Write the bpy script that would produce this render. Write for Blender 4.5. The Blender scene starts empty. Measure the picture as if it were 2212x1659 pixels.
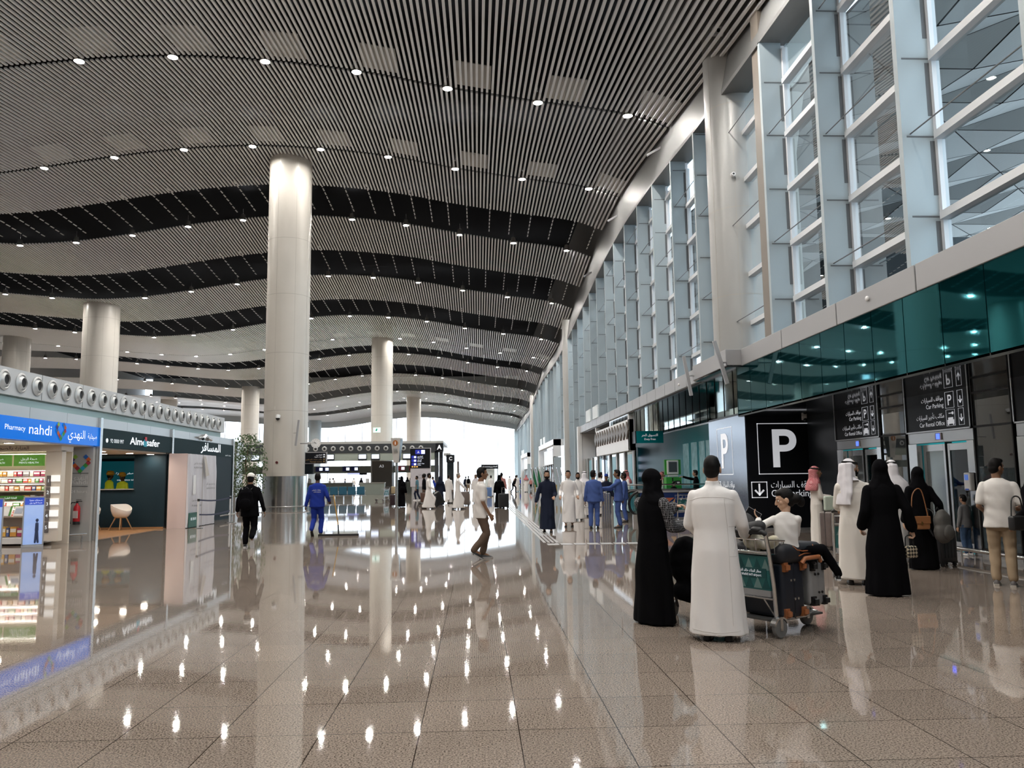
import bpy, bmesh, math, random, unicodedata
import numpy as np
from mathutils import Vector, Matrix
random.seed(7)
SC = bpy.context.scene
COL = SC.collection
# ------------------------------------------------------------------ camera
F, CX, CY, EYE = 1735.0, 1106.0, 829.5, 1.55
CM = np.array([[0.9990353528830729, 0.006725290786303683, -0.04339509365854403],
               [-0.04232576303917673, -0.1158238785869363, -0.9923675523374543],
               [-0.011700148415537752, 0.9932469982904143, -0.11542749635219543]])
cam = bpy.data.cameras.new('camera'); cam.sensor_width = 36; cam.lens = 36 * F / 2212; cam.clip_end = 900
camo = bpy.data.objects.new('camera', cam); COL.objects.link(camo)
m4 = Matrix([list(r) + [0] for r in CM] + [[0, 0, 0, 1]]); m4.translation = (0, 0, EYE)
camo.matrix_world = m4
SC.camera = camo
SC.view_settings.view_transform = 'Standard'; SC.view_settings.look = 'None'
SC.view_settings.gamma = 1; SC.view_settings.use_curve_mapping = False
SC.view_settings.exposure = 0.68
# ------------------------------------------------------------------ sky (daylight comes in through the glazing)
W = bpy.data.worlds.new('sky'); SC.world = W; W.use_nodes = True
bg = W.node_tree.nodes['Background']; bg.inputs[0].default_value = (0.80, 0.90, 1.0, 1); bg.inputs[1].default_value = 3.0
C_ = SC.cycles
C_.max_bounces = 7; C_.diffuse_bounces = 4; C_.glossy_bounces = 4; C_.transmission_bounces = 4; C_.transparent_max_bounces = 12
C_.caustics_reflective = False; C_.caustics_refractive = False; C_.sample_clamp_indirect = 6.0
C_.use_denoising = True
C_.use_adaptive_sampling = True; C_.adaptive_threshold = 0.02
LAMP = 620.0          # radiance of the ceiling downlights

# ------------------------------------------------------------------ helpers
def ray(px, py): return CM @ np.array([(px - CX) / F, -(py - CY) / F, -1.0])
def G(px, py, z=0.0):
    d = ray(px, py); p = np.array([0, 0, EYE]) + d * ((z - EYE) / d[2]); return (float(p[0]), float(p[1]))
def atY(px, py, y):
    d = ray(px, py); p = np.array([0, 0, EYE]) + d * (y / d[1]); return Vector((float(p[0]), float(p[1]), float(p[2])))
def atX(px, py, x):
    d = ray(px, py); p = np.array([0, 0, EYE]) + d * (x / d[0]); return Vector((float(p[0]), float(p[1]), float(p[2])))

MATS = {}
def mat(name, col, rough=0.6, metal=0.0, emit=None, es=1.0, spec=0.5, noise=None, alpha=None, sheen=0.0):
    """principled; noise=(scale, second colour, detail)"""
    if name in MATS: return MATS[name]
    m = bpy.data.materials.new(name); m.use_nodes = True; nt = m.node_tree
    b = nt.nodes['Principled BSDF']
    b.inputs['Base Color'].default_value = (*col, 1); b.inputs['Roughness'].default_value = rough
    b.inputs['Metallic'].default_value = metal; b.inputs['Specular IOR Level'].default_value = spec
    if sheen: b.inputs['Sheen Weight'].default_value = sheen
    if emit is not None:
        b.inputs['Emission Color'].default_value = (*emit, 1); b.inputs['Emission Strength'].default_value = es
    if noise:
        tc = nt.nodes.new('ShaderNodeTexCoord'); n = nt.nodes.new('ShaderNodeTexNoise'); r = nt.nodes.new('ShaderNodeMix'); r.data_type = 'RGBA'
        n.inputs['Scale'].default_value = noise[0]; n.inputs['Detail'].default_value = noise[2] if len(noise) > 2 else 2
        nt.links.new(tc.outputs['Object'], n.inputs['Vector']); nt.links.new(n.outputs['Fac'], r.inputs['Factor'])
        r.inputs['A'].default_value = (*col, 1); r.inputs['B'].default_value = (*noise[1], 1)
        nt.links.new(r.outputs['Result'], b.inputs['Base Color'])
    MATS[name] = m; return m

def glass(name, tint, refl=0.5, rough=0.0, body=None, bodyfac=0.0):
    """thin sheet: see-through with mirror reflection by angle, optionally mixed with a body colour"""
    if name in MATS: return MATS[name]
    m = bpy.data.materials.new(name); m.use_nodes = True; nt = m.node_tree; N = nt.nodes
    for n in list(N):
        if n.type != 'OUTPUT_MATERIAL': N.remove(n)
    out = N['Material Output']
    t = N.new('ShaderNodeBsdfTransparent'); t.inputs[0].default_value = (*tint, 1)
    g = N.new('ShaderNodeBsdfGlossy'); g.inputs['Roughness'].default_value = rough; g.inputs[0].default_value = (1, 1, 1, 1)
    fr = N.new('ShaderNodeFresnel'); fr.inputs[0].default_value = 1.45
    mx = N.new('ShaderNodeMixShader')
    mul = N.new('ShaderNodeMath'); mul.operation = 'MULTIPLY'; mul.inputs[1].default_value = refl * 2; mul.use_clamp = True
    nt.links.new(fr.outputs[0], mul.inputs[0]); nt.links.new(mul.outputs[0], mx.inputs[0])
    first = t.outputs[0]
    if body:
        d = N.new('ShaderNodeBsdfDiffuse'); d.inputs[0].default_value = (*body, 1)
        m2 = N.new('ShaderNodeMixShader'); m2.inputs[0].default_value = bodyfac
        nt.links.new(t.outputs[0], m2.inputs[1]); nt.links.new(d.outputs[0], m2.inputs[2]); first = m2.outputs[0]
    nt.links.new(first, mx.inputs[1]); nt.links.new(g.outputs[0], mx.inputs[2]); nt.links.new(mx.outputs[0], out.inputs[0])
    MATS[name] = m; return m

class MB:
    """collects primitives into one mesh"""
    def __init__(s): s.v = []; s.f = []
    def add(s, vs, fs):
        o = len(s.v); s.v += [tuple(v) for v in vs]; s.f += [tuple(i + o for i in f) for f in fs]; return s
    def box(s, x0, x1, y0, y1, z0, z1, M=None):
        vs = [Vector((x, y, z)) for z in (z0, z1) for (x, y) in ((x0, y0), (x1, y0), (x1, y1), (x0, y1))]
        if M is not None: vs = [M @ v for v in vs]
        return s.add(vs, [(3, 2, 1, 0), (4, 5, 6, 7), (0, 1, 5, 4), (1, 2, 6, 5), (2, 3, 7, 6), (3, 0, 4, 7)])
    def rbox(s, x0, x1, y0, y1, z0, z1, r=0.02, M=None, n=3):
        """box with rounded vertical and top/bottom edges"""
        rings = []
        prof = [(r * (1 - math.sin(a)), r * (1 - math.cos(a))) for a in [math.pi / 2 * i / n for i in range(n + 1)]]
        zs = [(z0 + b, a) for a, b in [(p[0], p[1]) for p in prof]]
        zs += [(z1 - b, a) for a, b in [(p[0], p[1]) for p in reversed(prof)]]
        for z, ins in zs:
            ring = []
            for cx, cy, a0 in ((x1 - r, y1 - r, 0), (x0 + r, y1 - r, 90), (x0 + r, y0 + r, 180), (x1 - r, y0 + r, 270)):
                for k in range(n + 1):
                    a = math.radians(a0 + 90 * k / n); rr = r - ins
                    ring.append(Vector((cx + rr * math.cos(a), cy + rr * math.sin(a), z)))
            rings.append([M @ p for p in ring] if M is not None else ring)
        return s.loft(rings)
    def loft(s, rings, cap=True, closed=True):
        n = len(rings[0]); vs = [p for r in rings for p in r]; fs = []
        for i in range(len(rings) - 1):
            for j in range(n if closed else n - 1):
                k = (j + 1) % n; fs.append((i * n + j, i * n + k, (i + 1) * n + k, (i + 1) * n + j))
        if cap and closed:
            fs.append(tuple(reversed(range(n)))); o = (len(rings) - 1) * n; fs.append(tuple(range(o, o + n)))
        return s.add(vs, fs)
    def cyl(s, p0, p1, r0, r1=None, n=12, cap=True):
        r1 = r0 if r1 is None else r1; p0 = Vector(p0); p1 = Vector(p1); d = (p1 - p0).normalized()
        u = d.orthogonal().normalized(); w = d.cross(u)
        ring = lambda p, r: [p + (u * math.cos(a) + w * math.sin(a)) * r for a in [2 * math.pi * i / n for i in range(n)]]
        return s.loft([ring(p0, r0), ring(p1, r1)], cap)
    def tube(s, path, r, n=8, cap=True):
        P = [Vector(p) for p in path]; R = r if isinstance(r, (list, tuple)) else [r] * len(P); rings = []; u = None
        for i, p in enumerate(P):
            d = (P[min(i + 1, len(P) - 1)] - P[max(i - 1, 0)]).normalized()
            u = d.orthogonal().normalized() if u is None else (u - d * u.dot(d)).normalized()
            w = d.cross(u); rings.append([p + (u * math.cos(a) + w * math.sin(a)) * R[i] for a in [2 * math.pi * k / n for k in range(n)]])
        return s.loft(rings, cap)
    def lathe(s, prof, c=(0, 0, 0), n=24, M=None, cap=True):
        rings = []
        for r, z in prof:
            ring = [Vector((c[0] + r * math.cos(a), c[1] + r * math.sin(a), c[2] + z)) for a in [2 * math.pi * i / n for i in range(n)]]
            rings.append([M @ p for p in ring] if M is not None else ring)
        return s.loft(rings, cap)
    def ell(s, c, r, M=None, nu=16, nv=10):
        rings = []
        for i in range(nv + 1):
            t = math.pi * min(max(i / nv, 0.004), 0.996)
            ring = [Vector((r[0] * math.sin(t) * math.cos(a), r[1] * math.sin(t) * math.sin(a), -r[2] * math.cos(t))) for a in [2 * math.pi * k / nu for k in range(nu)]]
            if M is not None: ring = [M @ p for p in ring]
            rings.append([p + Vector(c) for p in ring])
        return s.loft(rings)
    def cap(s, p0, r0, p1, r1, n=12):
        """tapered capsule"""
        p0 = Vector(p0); p1 = Vector(p1); d = p1 - p0
        if d.length < 1e-5: return s.ell(p0, (r0, r0, r0))
        d.normalize(); u = d.orthogonal().normalized(); w = d.cross(u); rings = []
        def ring(p, r): return [p + (u * math.cos(a) + w * math.sin(a)) * max(r, 1e-4) for a in [2 * math.pi * k / n for k in range(n)]]
        for t in (-1.5, -1.1, -0.6, 0): rings.append(ring(p0 + d * r0 * math.sin(t), r0 * math.cos(t)))
        for t in (0, 0.6, 1.1, 1.5): rings.append(ring(p1 + d * r1 * math.sin(t), r1 * math.cos(t)))
        return s.loft(rings)
    def prism(s, poly, o, u, v, t):
        """polygon given in the (u,v) plane at o, thickness vector t"""
        o = Vector(o); u = Vector(u); v = Vector(v); t = Vector(t)
        a = [o + u * p[0] + v * p[1] for p in poly]; return s.loft([a, [p + t for p in a]])
    def build(s, name, m, parent=None, loc=None, smooth=None, bevel=0):
        me = bpy.data.meshes.new(name); me.from_pydata(s.v, [], s.f); me.update()
        bm = bmesh.new(); bm.from_mesh(me); bmesh.ops.recalc_face_normals(bm, faces=bm.faces)
        if bevel: bmesh.ops.bevel(bm, geom=bm.edges[:], offset=bevel, segments=1, affect='EDGES', clamp_overlap=True)
        bm.to_mesh(me); bm.free()
        return link(name, me, m, parent, loc, smooth)
def link(name, me, m, parent=None, loc=None, smooth=None):
    if m is not None and not me.materials: me.materials.append(m)
    o = bpy.data.objects.new(name, me); COL.objects.link(o)
    if smooth is not None:
        me.shade_smooth() if smooth is True else me.set_sharp_from_angle(angle=math.radians(smooth))
        if smooth is not True: me.shade_smooth(); me.set_sharp_from_angle(angle=math.radians(smooth))
    if parent is not None: o.parent = parent
    if loc is not None: o.location = loc
    return o
def tag(o, label, cat, group=None, kind=None):
    o['label'] = label; o['category'] = cat
    if group: o['group'] = group
    if kind: o['kind'] = kind
    return o
def thing(name, label, cat, loc=(0, 0, 0), rz=0.0, group=None):
    o = bpy.data.objects.new(name, None); o.empty_display_size = .1; COL.objects.link(o); o.location = loc; o.rotation_euler = (0, 0, rz)
    return tag(o, label, cat, group)
def struct(o, label=None):
    o['kind'] = 'structure'
    if label: o['label'] = label
    return o
def sroot(name, label=None):
    o = bpy.data.objects.new(name, None); COL.objects.link(o); return struct(o, label)
def dup(root, loc=None, rz=None, label=None, group=None):
    r = root.copy(); COL.objects.link(r)
    if loc is not None: r.location = loc
    if rz is not None: r.rotation_euler = (0, 0, rz)
    if label: r['label'] = label
    if group: r['group'] = group
    for ch in list(root.children):
        c = ch.copy(); COL.objects.link(c); c.parent = r; c.matrix_parent_inverse = ch.matrix_parent_inverse
        for g in list(ch.children):
            d = g.copy(); COL.objects.link(d); d.parent = c
    return r
# -------- lettering (Arabic is shaped into its joined forms, right to left)
FORMS = {}
for cp in list(range(0xFE80, 0xFEFD)):
    d = unicodedata.decomposition(chr(cp)).split()
    if len(d) == 2: FORMS.setdefault(chr(int(d[1], 16)), {})[d[0][1:-1]] = chr(cp)
    elif len(d) == 3: FORMS.setdefault(chr(int(d[1], 16)) + chr(int(d[2], 16)), {})[d[0][1:-1]] = chr(cp)
def arab(sx):
    out = []; i = 0; prev = False
    toks = []
    while i < len(sx):
        if sx[i:i + 2] in FORMS: toks.append(sx[i:i + 2]); i += 2
        else: toks.append(sx[i]); i += 1
    for k, t in enumerate(toks):
        f = FORMS.get(t)
        if not f: out.append(t); prev = False; continue
        nxt = k + 1 < len(toks) and toks[k + 1] in FORMS and 'final' in FORMS[toks[k + 1]]
        can = 'initial' in f
        key = ('medial' if can and nxt else 'final') if prev and 'final' in f else ('initial' if can and nxt else 'isolated')
        out.append(f.get(key, t)); prev = can
    return ''.join(reversed(out))
def text(body, size, m, o, u, v, parent=None, name='lettering', align='CENTER', ext=0.0, ar=False, width=None, res=2, bold=0.0):
    """flat lettering with its baseline origin at o, reading along u, upright along v"""
    cu = bpy.data.curves.new('t', 'FONT'); cu.body = arab(body) if ar else body; cu.size = 1; cu.align_x = align; cu.resolution_u = max(res, 5 if size >= .2 else 2); cu.offset = bold
    to = bpy.data.objects.new('t', cu); COL.objects.link(to)
    dg = bpy.context.evaluated_depsgraph_get(); me = bpy.data.meshes.new_from_object(to.evaluated_get(dg))
    bpy.data.objects.remove(to); bpy.data.curves.remove(cu)
    n = len(me.vertices); co = np.empty(n * 3, 'f'); me.vertices.foreach_get('co', co); co = co.reshape(-1, 3)
    w = co[:, 0].max() - co[:, 0].min() if n else 1
    sx = width / w if width else size
    uu = Vector(u).normalized(); vv = Vector(v).normalized(); nn = uu.cross(vv)
    P = co[:, 0:1] * sx * np.array(uu)[None] + co[:, 1:2] * size * np.array(vv)[None] + np.array(Vector(o))[None]
    me.vertices.foreach_set('co', P.astype('f').ravel()); me.update()
    me.materials.clear()
    ob = link(name, me, m, parent); return ob

# ------------------------------------------------------------------ materials
def floor_mat():
    m = bpy.data.materials.new('polished_granite'); m.use_nodes = True; nt = m.node_tree; N = nt.nodes; L = nt.links
    b = N['Principled BSDF']; tc = N.new('ShaderNodeTexCoord')
    n1 = N.new('ShaderNodeTexNoise'); n1.inputs['Scale'].default_value = 88; n1.inputs['Detail'].default_value = 3; n1.inputs['Roughness'].default_value = .65
    n2 = N.new('ShaderNodeTexNoise'); n2.inputs['Scale'].default_value = .6
    r = N.new('ShaderNodeValToRGB'); e = r.color_ramp.elements
    e[0].position = .36; e[0].color = (.062, .048, .040, 1); e[1].position = .62; e[1].color = (.39, .325, .275, 1)
    x = e.new(.47); x.color = (.232, .188, .155, 1)
    L.new(tc.outputs['Object'], n1.inputs['Vector']); L.new(n1.outputs['Fac'], r.inputs['Fac'])
    br = N.new('ShaderNodeTexBrick'); br.offset = 0; br.inputs['Scale'].default_value = 1; br.inputs['Brick Width'].default_value = .61; br.inputs['Row Height'].default_value = .685
    br.inputs['Mortar Size'].default_value = .0035; br.inputs['Mortar Smooth'].default_value = .1; br.inputs['Bias'].default_value = 0
    br.inputs['Color1'].default_value = (1, 1, 1, 1); br.inputs['Color2'].default_value = (.86, .86, .86, 1); br.inputs['Mortar'].default_value = (.12, .1, .09, 1)
    mp = N.new('ShaderNodeMapping'); mp.inputs['Location'].default_value = (OFFX, OFFY, 0)
    L.new(tc.outputs['Object'], mp.inputs['Vector']); L.new(mp.outputs[0], br.inputs['Vector'])
    mx = N.new('ShaderNodeMix'); mx.data_type = 'RGBA'; mx.blend_type = 'MULTIPLY'; mx.inputs['Factor'].default_value = 1
    L.new(r.outputs[0], mx.inputs['A']); L.new(br.outputs['Color'], mx.inputs['B']); L.new(mx.outputs['Result'], b.inputs['Base Color'])
    b.inputs['Roughness'].default_value = .035; b.inputs['IOR'].default_value = 1.55
    bp = N.new('ShaderNodeBump'); bp.inputs['Strength'].default_value = .006; bp.inputs['Distance'].default_value = .02
    n3 = N.new('ShaderNodeTexNoise'); n3.inputs['Scale'].default_value = 14; n3.inputs['Detail'].default_value = 1
    L.new(tc.outputs['Object'], n3.inputs['Vector']); L.new(n3.outputs['Fac'], bp.inputs['Height']); L.new(bp.outputs[0], b.inputs['Normal'])
    return m
g = G(1134.5, 1659); OFFX = -(g[0] % .61); g2 = G(1100, 1577); OFFY = -(g2[1] % .685)
M_floor = floor_mat()
M_slat = mat('slat_white', (.86, .88, .89), .45)
M_black = mat('plenum_black', (.006, .007, .009), .9, spec=.1)
M_alu = mat('brushed_aluminium', (.62, .63, .64), .32, .85)
M_alum = mat('matt_aluminium', (.39, .39, .40), .45, .3)
M_steel = mat('stainless_steel', (.70, .70, .70), .2, 1.0)
M_chrome = mat('chrome', (.8, .8, .82), .1, 1.0)
M_colm = mat('column_cream', (.60, .57, .52), .3, noise=(.8, (.55, .52, .475), 1))
M_colr = mat('column_grey_metal', (.40, .40, .39), .36, .2)
M_fin = mat('fin_grey', (.38, .44, .47), .5, .1)
M_mull = mat('mullion_white', (.75, .77, .80), .4)
M_head = mat('header_grey', (.17, .17, .17), .5, .2)
M_white = mat('white_paint', (.82, .82, .82), .45)
M_wglass = glass('window_glass', (.78, .88, .91), .28)
M_eglass = glass('end_glass', (.97, .985, 1.0), .4)
M_teal = mat('teal_glass', (.007, .14, .165), .03, .9)
M_teal2 = mat('teal_wall', (.003, .20, .235), .35, 0, spec=.15)
M_mirror = mat('mirror_glass', (.36, .46, .45), .03, 1.0)
M_darkgl = mat('dark_glass', (.012, .016, .02), .04, 0, spec=.8)
M_pblack = mat('sign_black', (.006, .007, .010), .38, 0, spec=.22)
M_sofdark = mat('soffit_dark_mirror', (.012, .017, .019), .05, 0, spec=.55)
M_letter = mat('lettering_white', (.75, .76, .78), .4, emit=(.9, .93, 1), es=.25)
M_ink = mat('ink_black', (.01, .01, .01), .5)
M_rubber = mat('black_rubber', (.012, .012, .013), .5)
M_lamp = mat('lamp_glow', (1, 1, 1), .4, emit=(1, .955, .89), es=LAMP)

# ================================================================== THE HALL
def crom(xs, ys, x):
    xs = list(xs)
    if x <= xs[0]: return ys[0] + (ys[1] - ys[0]) / (xs[1] - xs[0]) * (x - xs[0])
    if x >= xs[-1]: return ys[-1]
    i = max(k for k in range(len(xs)) if xs[k] <= x); i = min(i, len(xs) - 2)
    h = xs[i + 1] - xs[i]; t = (x - xs[i]) / h
    m0 = (ys[i + 1] - ys[max(i - 1, 0)]) / (xs[i + 1] - xs[max(i - 1, 0)]) * h
    m1 = (ys[min(i + 2, len(ys) - 1)] - ys[i]) / (xs[min(i + 2, len(xs) - 1)] - xs[i]) * h
    return (2 * t**3 - 3 * t**2 + 1) * ys[i] + (t**3 - 2 * t**2 + t) * m0 + (-2 * t**3 + 3 * t**2) * ys[i + 1] + (t**3 - t**2) * m1
BY = ([0, 12, 20, 30.5, 41.7, 52.6, 63.7, 74.8, 86, 97.2, 108.4, 119.6, 130.8, 142, 160],
      [15.2, 16.0, 16.7, 18.06, 19.17, 18.88, 17.69, 16.67, 16.59, 16.6, 15.5, 14.39, 14.5, 14.44, 14.2])
WX = ([-62, -48, -40.7, -37.1, -33.5, -29.9, -26.2, -22.6, -19, -15.4, -11.8, -8.2, -4.65, -1.1, 2.45, 5.97, 7.9],
      [0.1, -.35, -.94, -1.3, -1.6, -1.8, -1.6, -1.1, -.5, -.05, .15, 0, -.4, -1.05, -1.6, -2.1, -2.75])
def ceil_z(x, y): return crom(*BY, y) + crom(*WX, x)
YE = 156.0
ROWS = [30.5, 41.7, 52.6, 63.7, 74.8, 86, 97.2, 108.4, 119.6, 130.8, 142]
BANDS = [(47.4, 52.5), (58.5, 63.6), (69.6, 74.7), (92.0, 97.1), (103.2, 108.3), (114.4, 119.5), (136.9, 142.0)]
PANEL_ROWS = [30.5, 41.7, 86, 130.8]
segs = []; y = 6.0
for a, b in BANDS + [(YE - .2, 0)]:
    s0 = y
    for pr_ in PANEL_ROWS:
        if s0 < pr_ < a: segs.append((s0, pr_ - .12)); s0 = pr_ + .12
    segs.append((s0, a)); y = b
sl = MB(); XS = np.arange(-60.0, 7.85, .205)
basec = {}
for a, b in segs:
    n = max(2, int((b - a) / 3.6) + 1); ys = [a + (b - a) * k / (n - 1) for k in range(n)]
    bz = [crom(*BY, q) for q in ys]
    for x in XS:
        w = crom(*WX, x)
        sl.loft([[Vector((x - .045, q, z + w)), Vector((x + .045, q, z + w)), Vector((x + .045, q, z + w + .07)), Vector((x - .045, q, z + w + .07))] for q, z in zip(ys, bz)])
ceilo = struct(sl.build('ceiling', M_slat), 'wavy ceiling of parallel white slats')
# dashed carrier tracks bridging the dark bands
tr = MB()
for bi, (a, b) in enumerate(BANDS):
    x = -47.0 + .7 * bi
    while x < 7.6:
        q = a + .1
        while q < b - .3:
            z = ceil_z(x, q) + .35; tr.box(x - .03, x + .03, q, q + .42, z, z + .04); q += .62
        x += 1.1 + .5 * random.random()
struct(tr.build('trim_1', M_slat), 'dashed tracks crossing the dark ceiling gaps')
# pale reflector boards above the slats beside the lamps
rp = MB()
for pr_ in PANEL_ROWS:
    for k in range(-10, 3):
        x = -1.1 + 3.6 * k + 1.0
        z = ceil_z(x, pr_ - 1) + .22
        M_ = Matrix.Translation((x, pr_ - .75, z)) @ Matrix.Rotation(-math.atan((ceil_z(x + .7, pr_) - ceil_z(x - .7, pr_)) / 1.4), 4, 'Y')
        rp.box(-.72, .72, -1.25, .55, 0, .03, M_)
struct(rp.build('trim_2', mat('reflector_board', (.62, .62, .60), .5)), 'pale boards above the slats')
struct(MB().box(-64, 9.5, -15, YE + 1, 21.2, 21.4).build('ceiling_deck', M_black), 'black void above the slats')

struct(MB().box(-64, 70, -16, YE + 60, -.3, 0).build('floor', M_floor), 'polished granite tile floor')
M_bwall = mat('back_wall', (.25, .25, .25), .6)
struct(MB().box(-64, 12, -15, -14.6, 0, 22).build('wall_back', M_bwall))
struct(MB().box(-64, -63.6, -15, YE, 0, 22).build('wall_left', mat('left_wall', (.5, .52, .53), .6)))

# ---- end wall: tall glazed screen
ew = sroot('window_1', 'tall glazed end wall, blown out by daylight')
mb = MB(); mg = MB()
topz = lambda x: ceil_z(min(max(x, -60), 7.2), YE) - 1.1
x = 7.2; xs = []
while x > -61: xs.append(x); x -= 3.26
for i, x in enumerate(xs):
    mb.box(x - .05, x + .05, YE - .3, YE, 0, topz(x))
    if i + 1 < len(xs):
        x2 = xs[i + 1]
        mg.add([(x2, YE - .1, 0), (x, YE - .1, 0), (x, YE - .1, topz(x)), (x2, YE - .1, topz(x2))], [(0, 1, 2, 3)])
        for z in (3.2,): mb.box(x2, x, YE - .2, YE - .1, z, z + .05)
        for z in (5.2, 7.3, 9.4, 11.5):
            if z < topz(x) - .2: mb.box(x - .5, x, YE - .35, YE - .3, z, z + .05)
mb.build('frame', M_mull, ew); mg.build('pane', M_eglass, ew)
hd = MB()
xx = [7.9 - k * 2 for k in range(36)]
for a, b in zip(xx[:-1], xx[1:]):
    hd.add([(a, YE - .35, topz(a)), (b, YE - .35, topz(b)), (b, YE - .35, 21.3), (a, YE - .35, 21.3)], [(0, 1, 2, 3)])
struct(hd.build('wall_end', mat('end_header', (.45, .48, .49), .5)), 'grey header over the end glazing')
struct(MB().box(7.2, 8.4, YE - .8, YE, 0, 13).build('trim_3', mat('end_pier', (.55, .62, .64), .5)))

# ---- right side: deep finned window wall
WT = ([0, 13, 20, 26.6, 29.7, 33, 36.5, 40, 46.7, 60, 75, 97, 120, 156], [12.3, 12.7, 13.03, 13.43, 13.73, 14.02, 14.23, 14.4, 14.27, 13.4, 12.6, 12.5, 10.6, 10.4])
wtop = lambda y: crom(*WT, y)
FY = [20.0 + 3.3 * k for k in range(-6, 42)]
SILL = 5.0
def lowz(y):          # portals reach up to the sill; between them the fins come down to the floor
    return SILL if y < 55 or 72 < y < 93 or 111 < y < 131 else 0.1
wn = 2
for i, y in enumerate(FY[:-1]):
    y2 = FY[i + 1]; z0 = lowz(y); za = wtop(y); zb = wtop(y2); zt = min(za, zb)
    near = y < 75
    if abs(y - 23.3) > .5:
        fm = MB(); fm.loft([[Vector((7.6, q, z)), Vector((8.18, q, z)), Vector((8.18, q + .14, z)), Vector((7.6, q + .14, z))] for q, z in ((y, z0), (y, za + .05))])
        fo = fm.build('trim_%d' % (10 + i), M_fin); struct(fo, 'deep grey fin of the window wall')
        if near:
            gm = MB()
            for k in range(int((za - 6.05) / 1.47) + 1):
                z = 6.05 + 1.47 * k
                gm.box(7.68, 8.19, y - .004, y, z - .035, z - .005); gm.box(8.1, 8.185, y - .006, y, z - 1.1, z - .1)
            gm.build('joint', mat('fin_slit_shadow', (.12, .13, .14), .6), fo)  # dark strips painted for the slits and their shadow lines
    w = sroot('window_%d' % wn, 'tall window bay between grey fins'); wn += 1
    fr = MB(); fr.box(8.18, 8.32, y + .14, y + .38, z0, zt); fr.box(8.18, 8.32, y2 - .09, y2, z0, zt)
    k = 0
    while 6.02 + 1.47 * k < zt - .3:
        z = 6.02 + 1.47 * k; fr.box(8.12, 8.32, y + .38, y2 - .09, z - .07, z + .07); k += 1
    fr.build('frame', M_mull, w)
    MB().add([(8.26, y + .1, z0), (8.26, y2, z0), (8.26, y2, zb), (8.26, y + .1, za)], [(0, 1, 2, 3)]).build('pane', M_wglass, w)
    if near and y > 6:
        rd = MB()
        for k in range(0, 6, 2):
            z = 6.1 + 1.47 * k + (1.47 if i % 2 else 0)
            if z < zt - .5: rd.cyl((7.75, y + .1, z - .02), (7.75, y2 + .02, z - .02), .014, n=6)
        rd.build('tie_rod', mat('tie_rod_grey', (.2, .21, .22), .4, .5), w)
hb = MB()
ys = [-14 + 2.5 * k for k in range(69)]
for a, b in zip(ys[:-1], ys[1:]):
    za, zb, ca, cb = wtop(a), wtop(b), ceil_z(7.9, a) + .6, ceil_z(7.9, b) + .6
    hb.add([(7.6, a, za), (7.6, b, zb), (7.6, b, zb + .12), (7.6, a, za + .12)], [(0, 1, 2, 3)])
    hb.add([(7.6, a, za + .12), (7.6, b, zb + .12), (7.9, b, cb), (7.9, a, ca)], [(0, 1, 2, 3)])
    hb.add([(7.6, a, za), (7.6, b, zb), (8.4, b, zb), (8.4, a, za)], [(0, 1, 2, 3)])
    hb.add([(7.9, a, ca), (7.9, b, cb), (7.9, b, 21.2), (7.9, a, 21.2)], [(0, 1, 2, 3)])
struct(hb.build('trim_4', M_head), 'grey header band above the window wall')
# ---- outside: folded white canopy, a concrete pier and a dark block seen through the glass
cn = MB(); cj = MB()
cz = lambda u, v: 18.5 + 1.3 * ((u + v) % 2) + .02 * (u * 5) ** 1.0
S = 3.4
for u in range(0, 20):
    for v in range(-1, 34):
        P = [Vector((12 + S * a, -6 + S * b, 16.0 + .6 * a * .55 + (.35 if (a + b) % 2 else 0))) for a, b in ((u, v), (u + 1, v), (u + 1, v + 1), (u, v + 1))]
        for t in ((0, 1, 2), (0, 2, 3)) if (u + v) % 2 else ((0, 1, 3), (1, 2, 3)):
            T = [P[k] for k in t]; c = sum(T, Vector()) / 3
            cn.add([c + (q - c) * .965 for q in T], [(0, 1, 2)]); cj.add([q + Vector((0, 0, .08)) for q in T], [(0, 1, 2)])
co = struct(cn.build('exterior_canopy', mat('canopy_white', (.42, .45, .46), .5)), 'white folded canopy outside the windows')
cj.build('joint', mat('canopy_joint', (.05, .06, .07), .7), co)
struct(MB().lathe([(1.05, 0), (1.0, 14), (1.5, 17), (2.6, 18.5)], (11.6, 30.0, 0), 28).build('exterior_column', mat('concrete_pale', (.62, .64, .60), .6), smooth=40), 'pale concrete column outside')
struct(MB().box(19, 34, 38, 52, 0, 13.2).build('exterior_block', mat('block_dark', (.035, .05, .06), .5)), 'dark building block outside')

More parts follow.
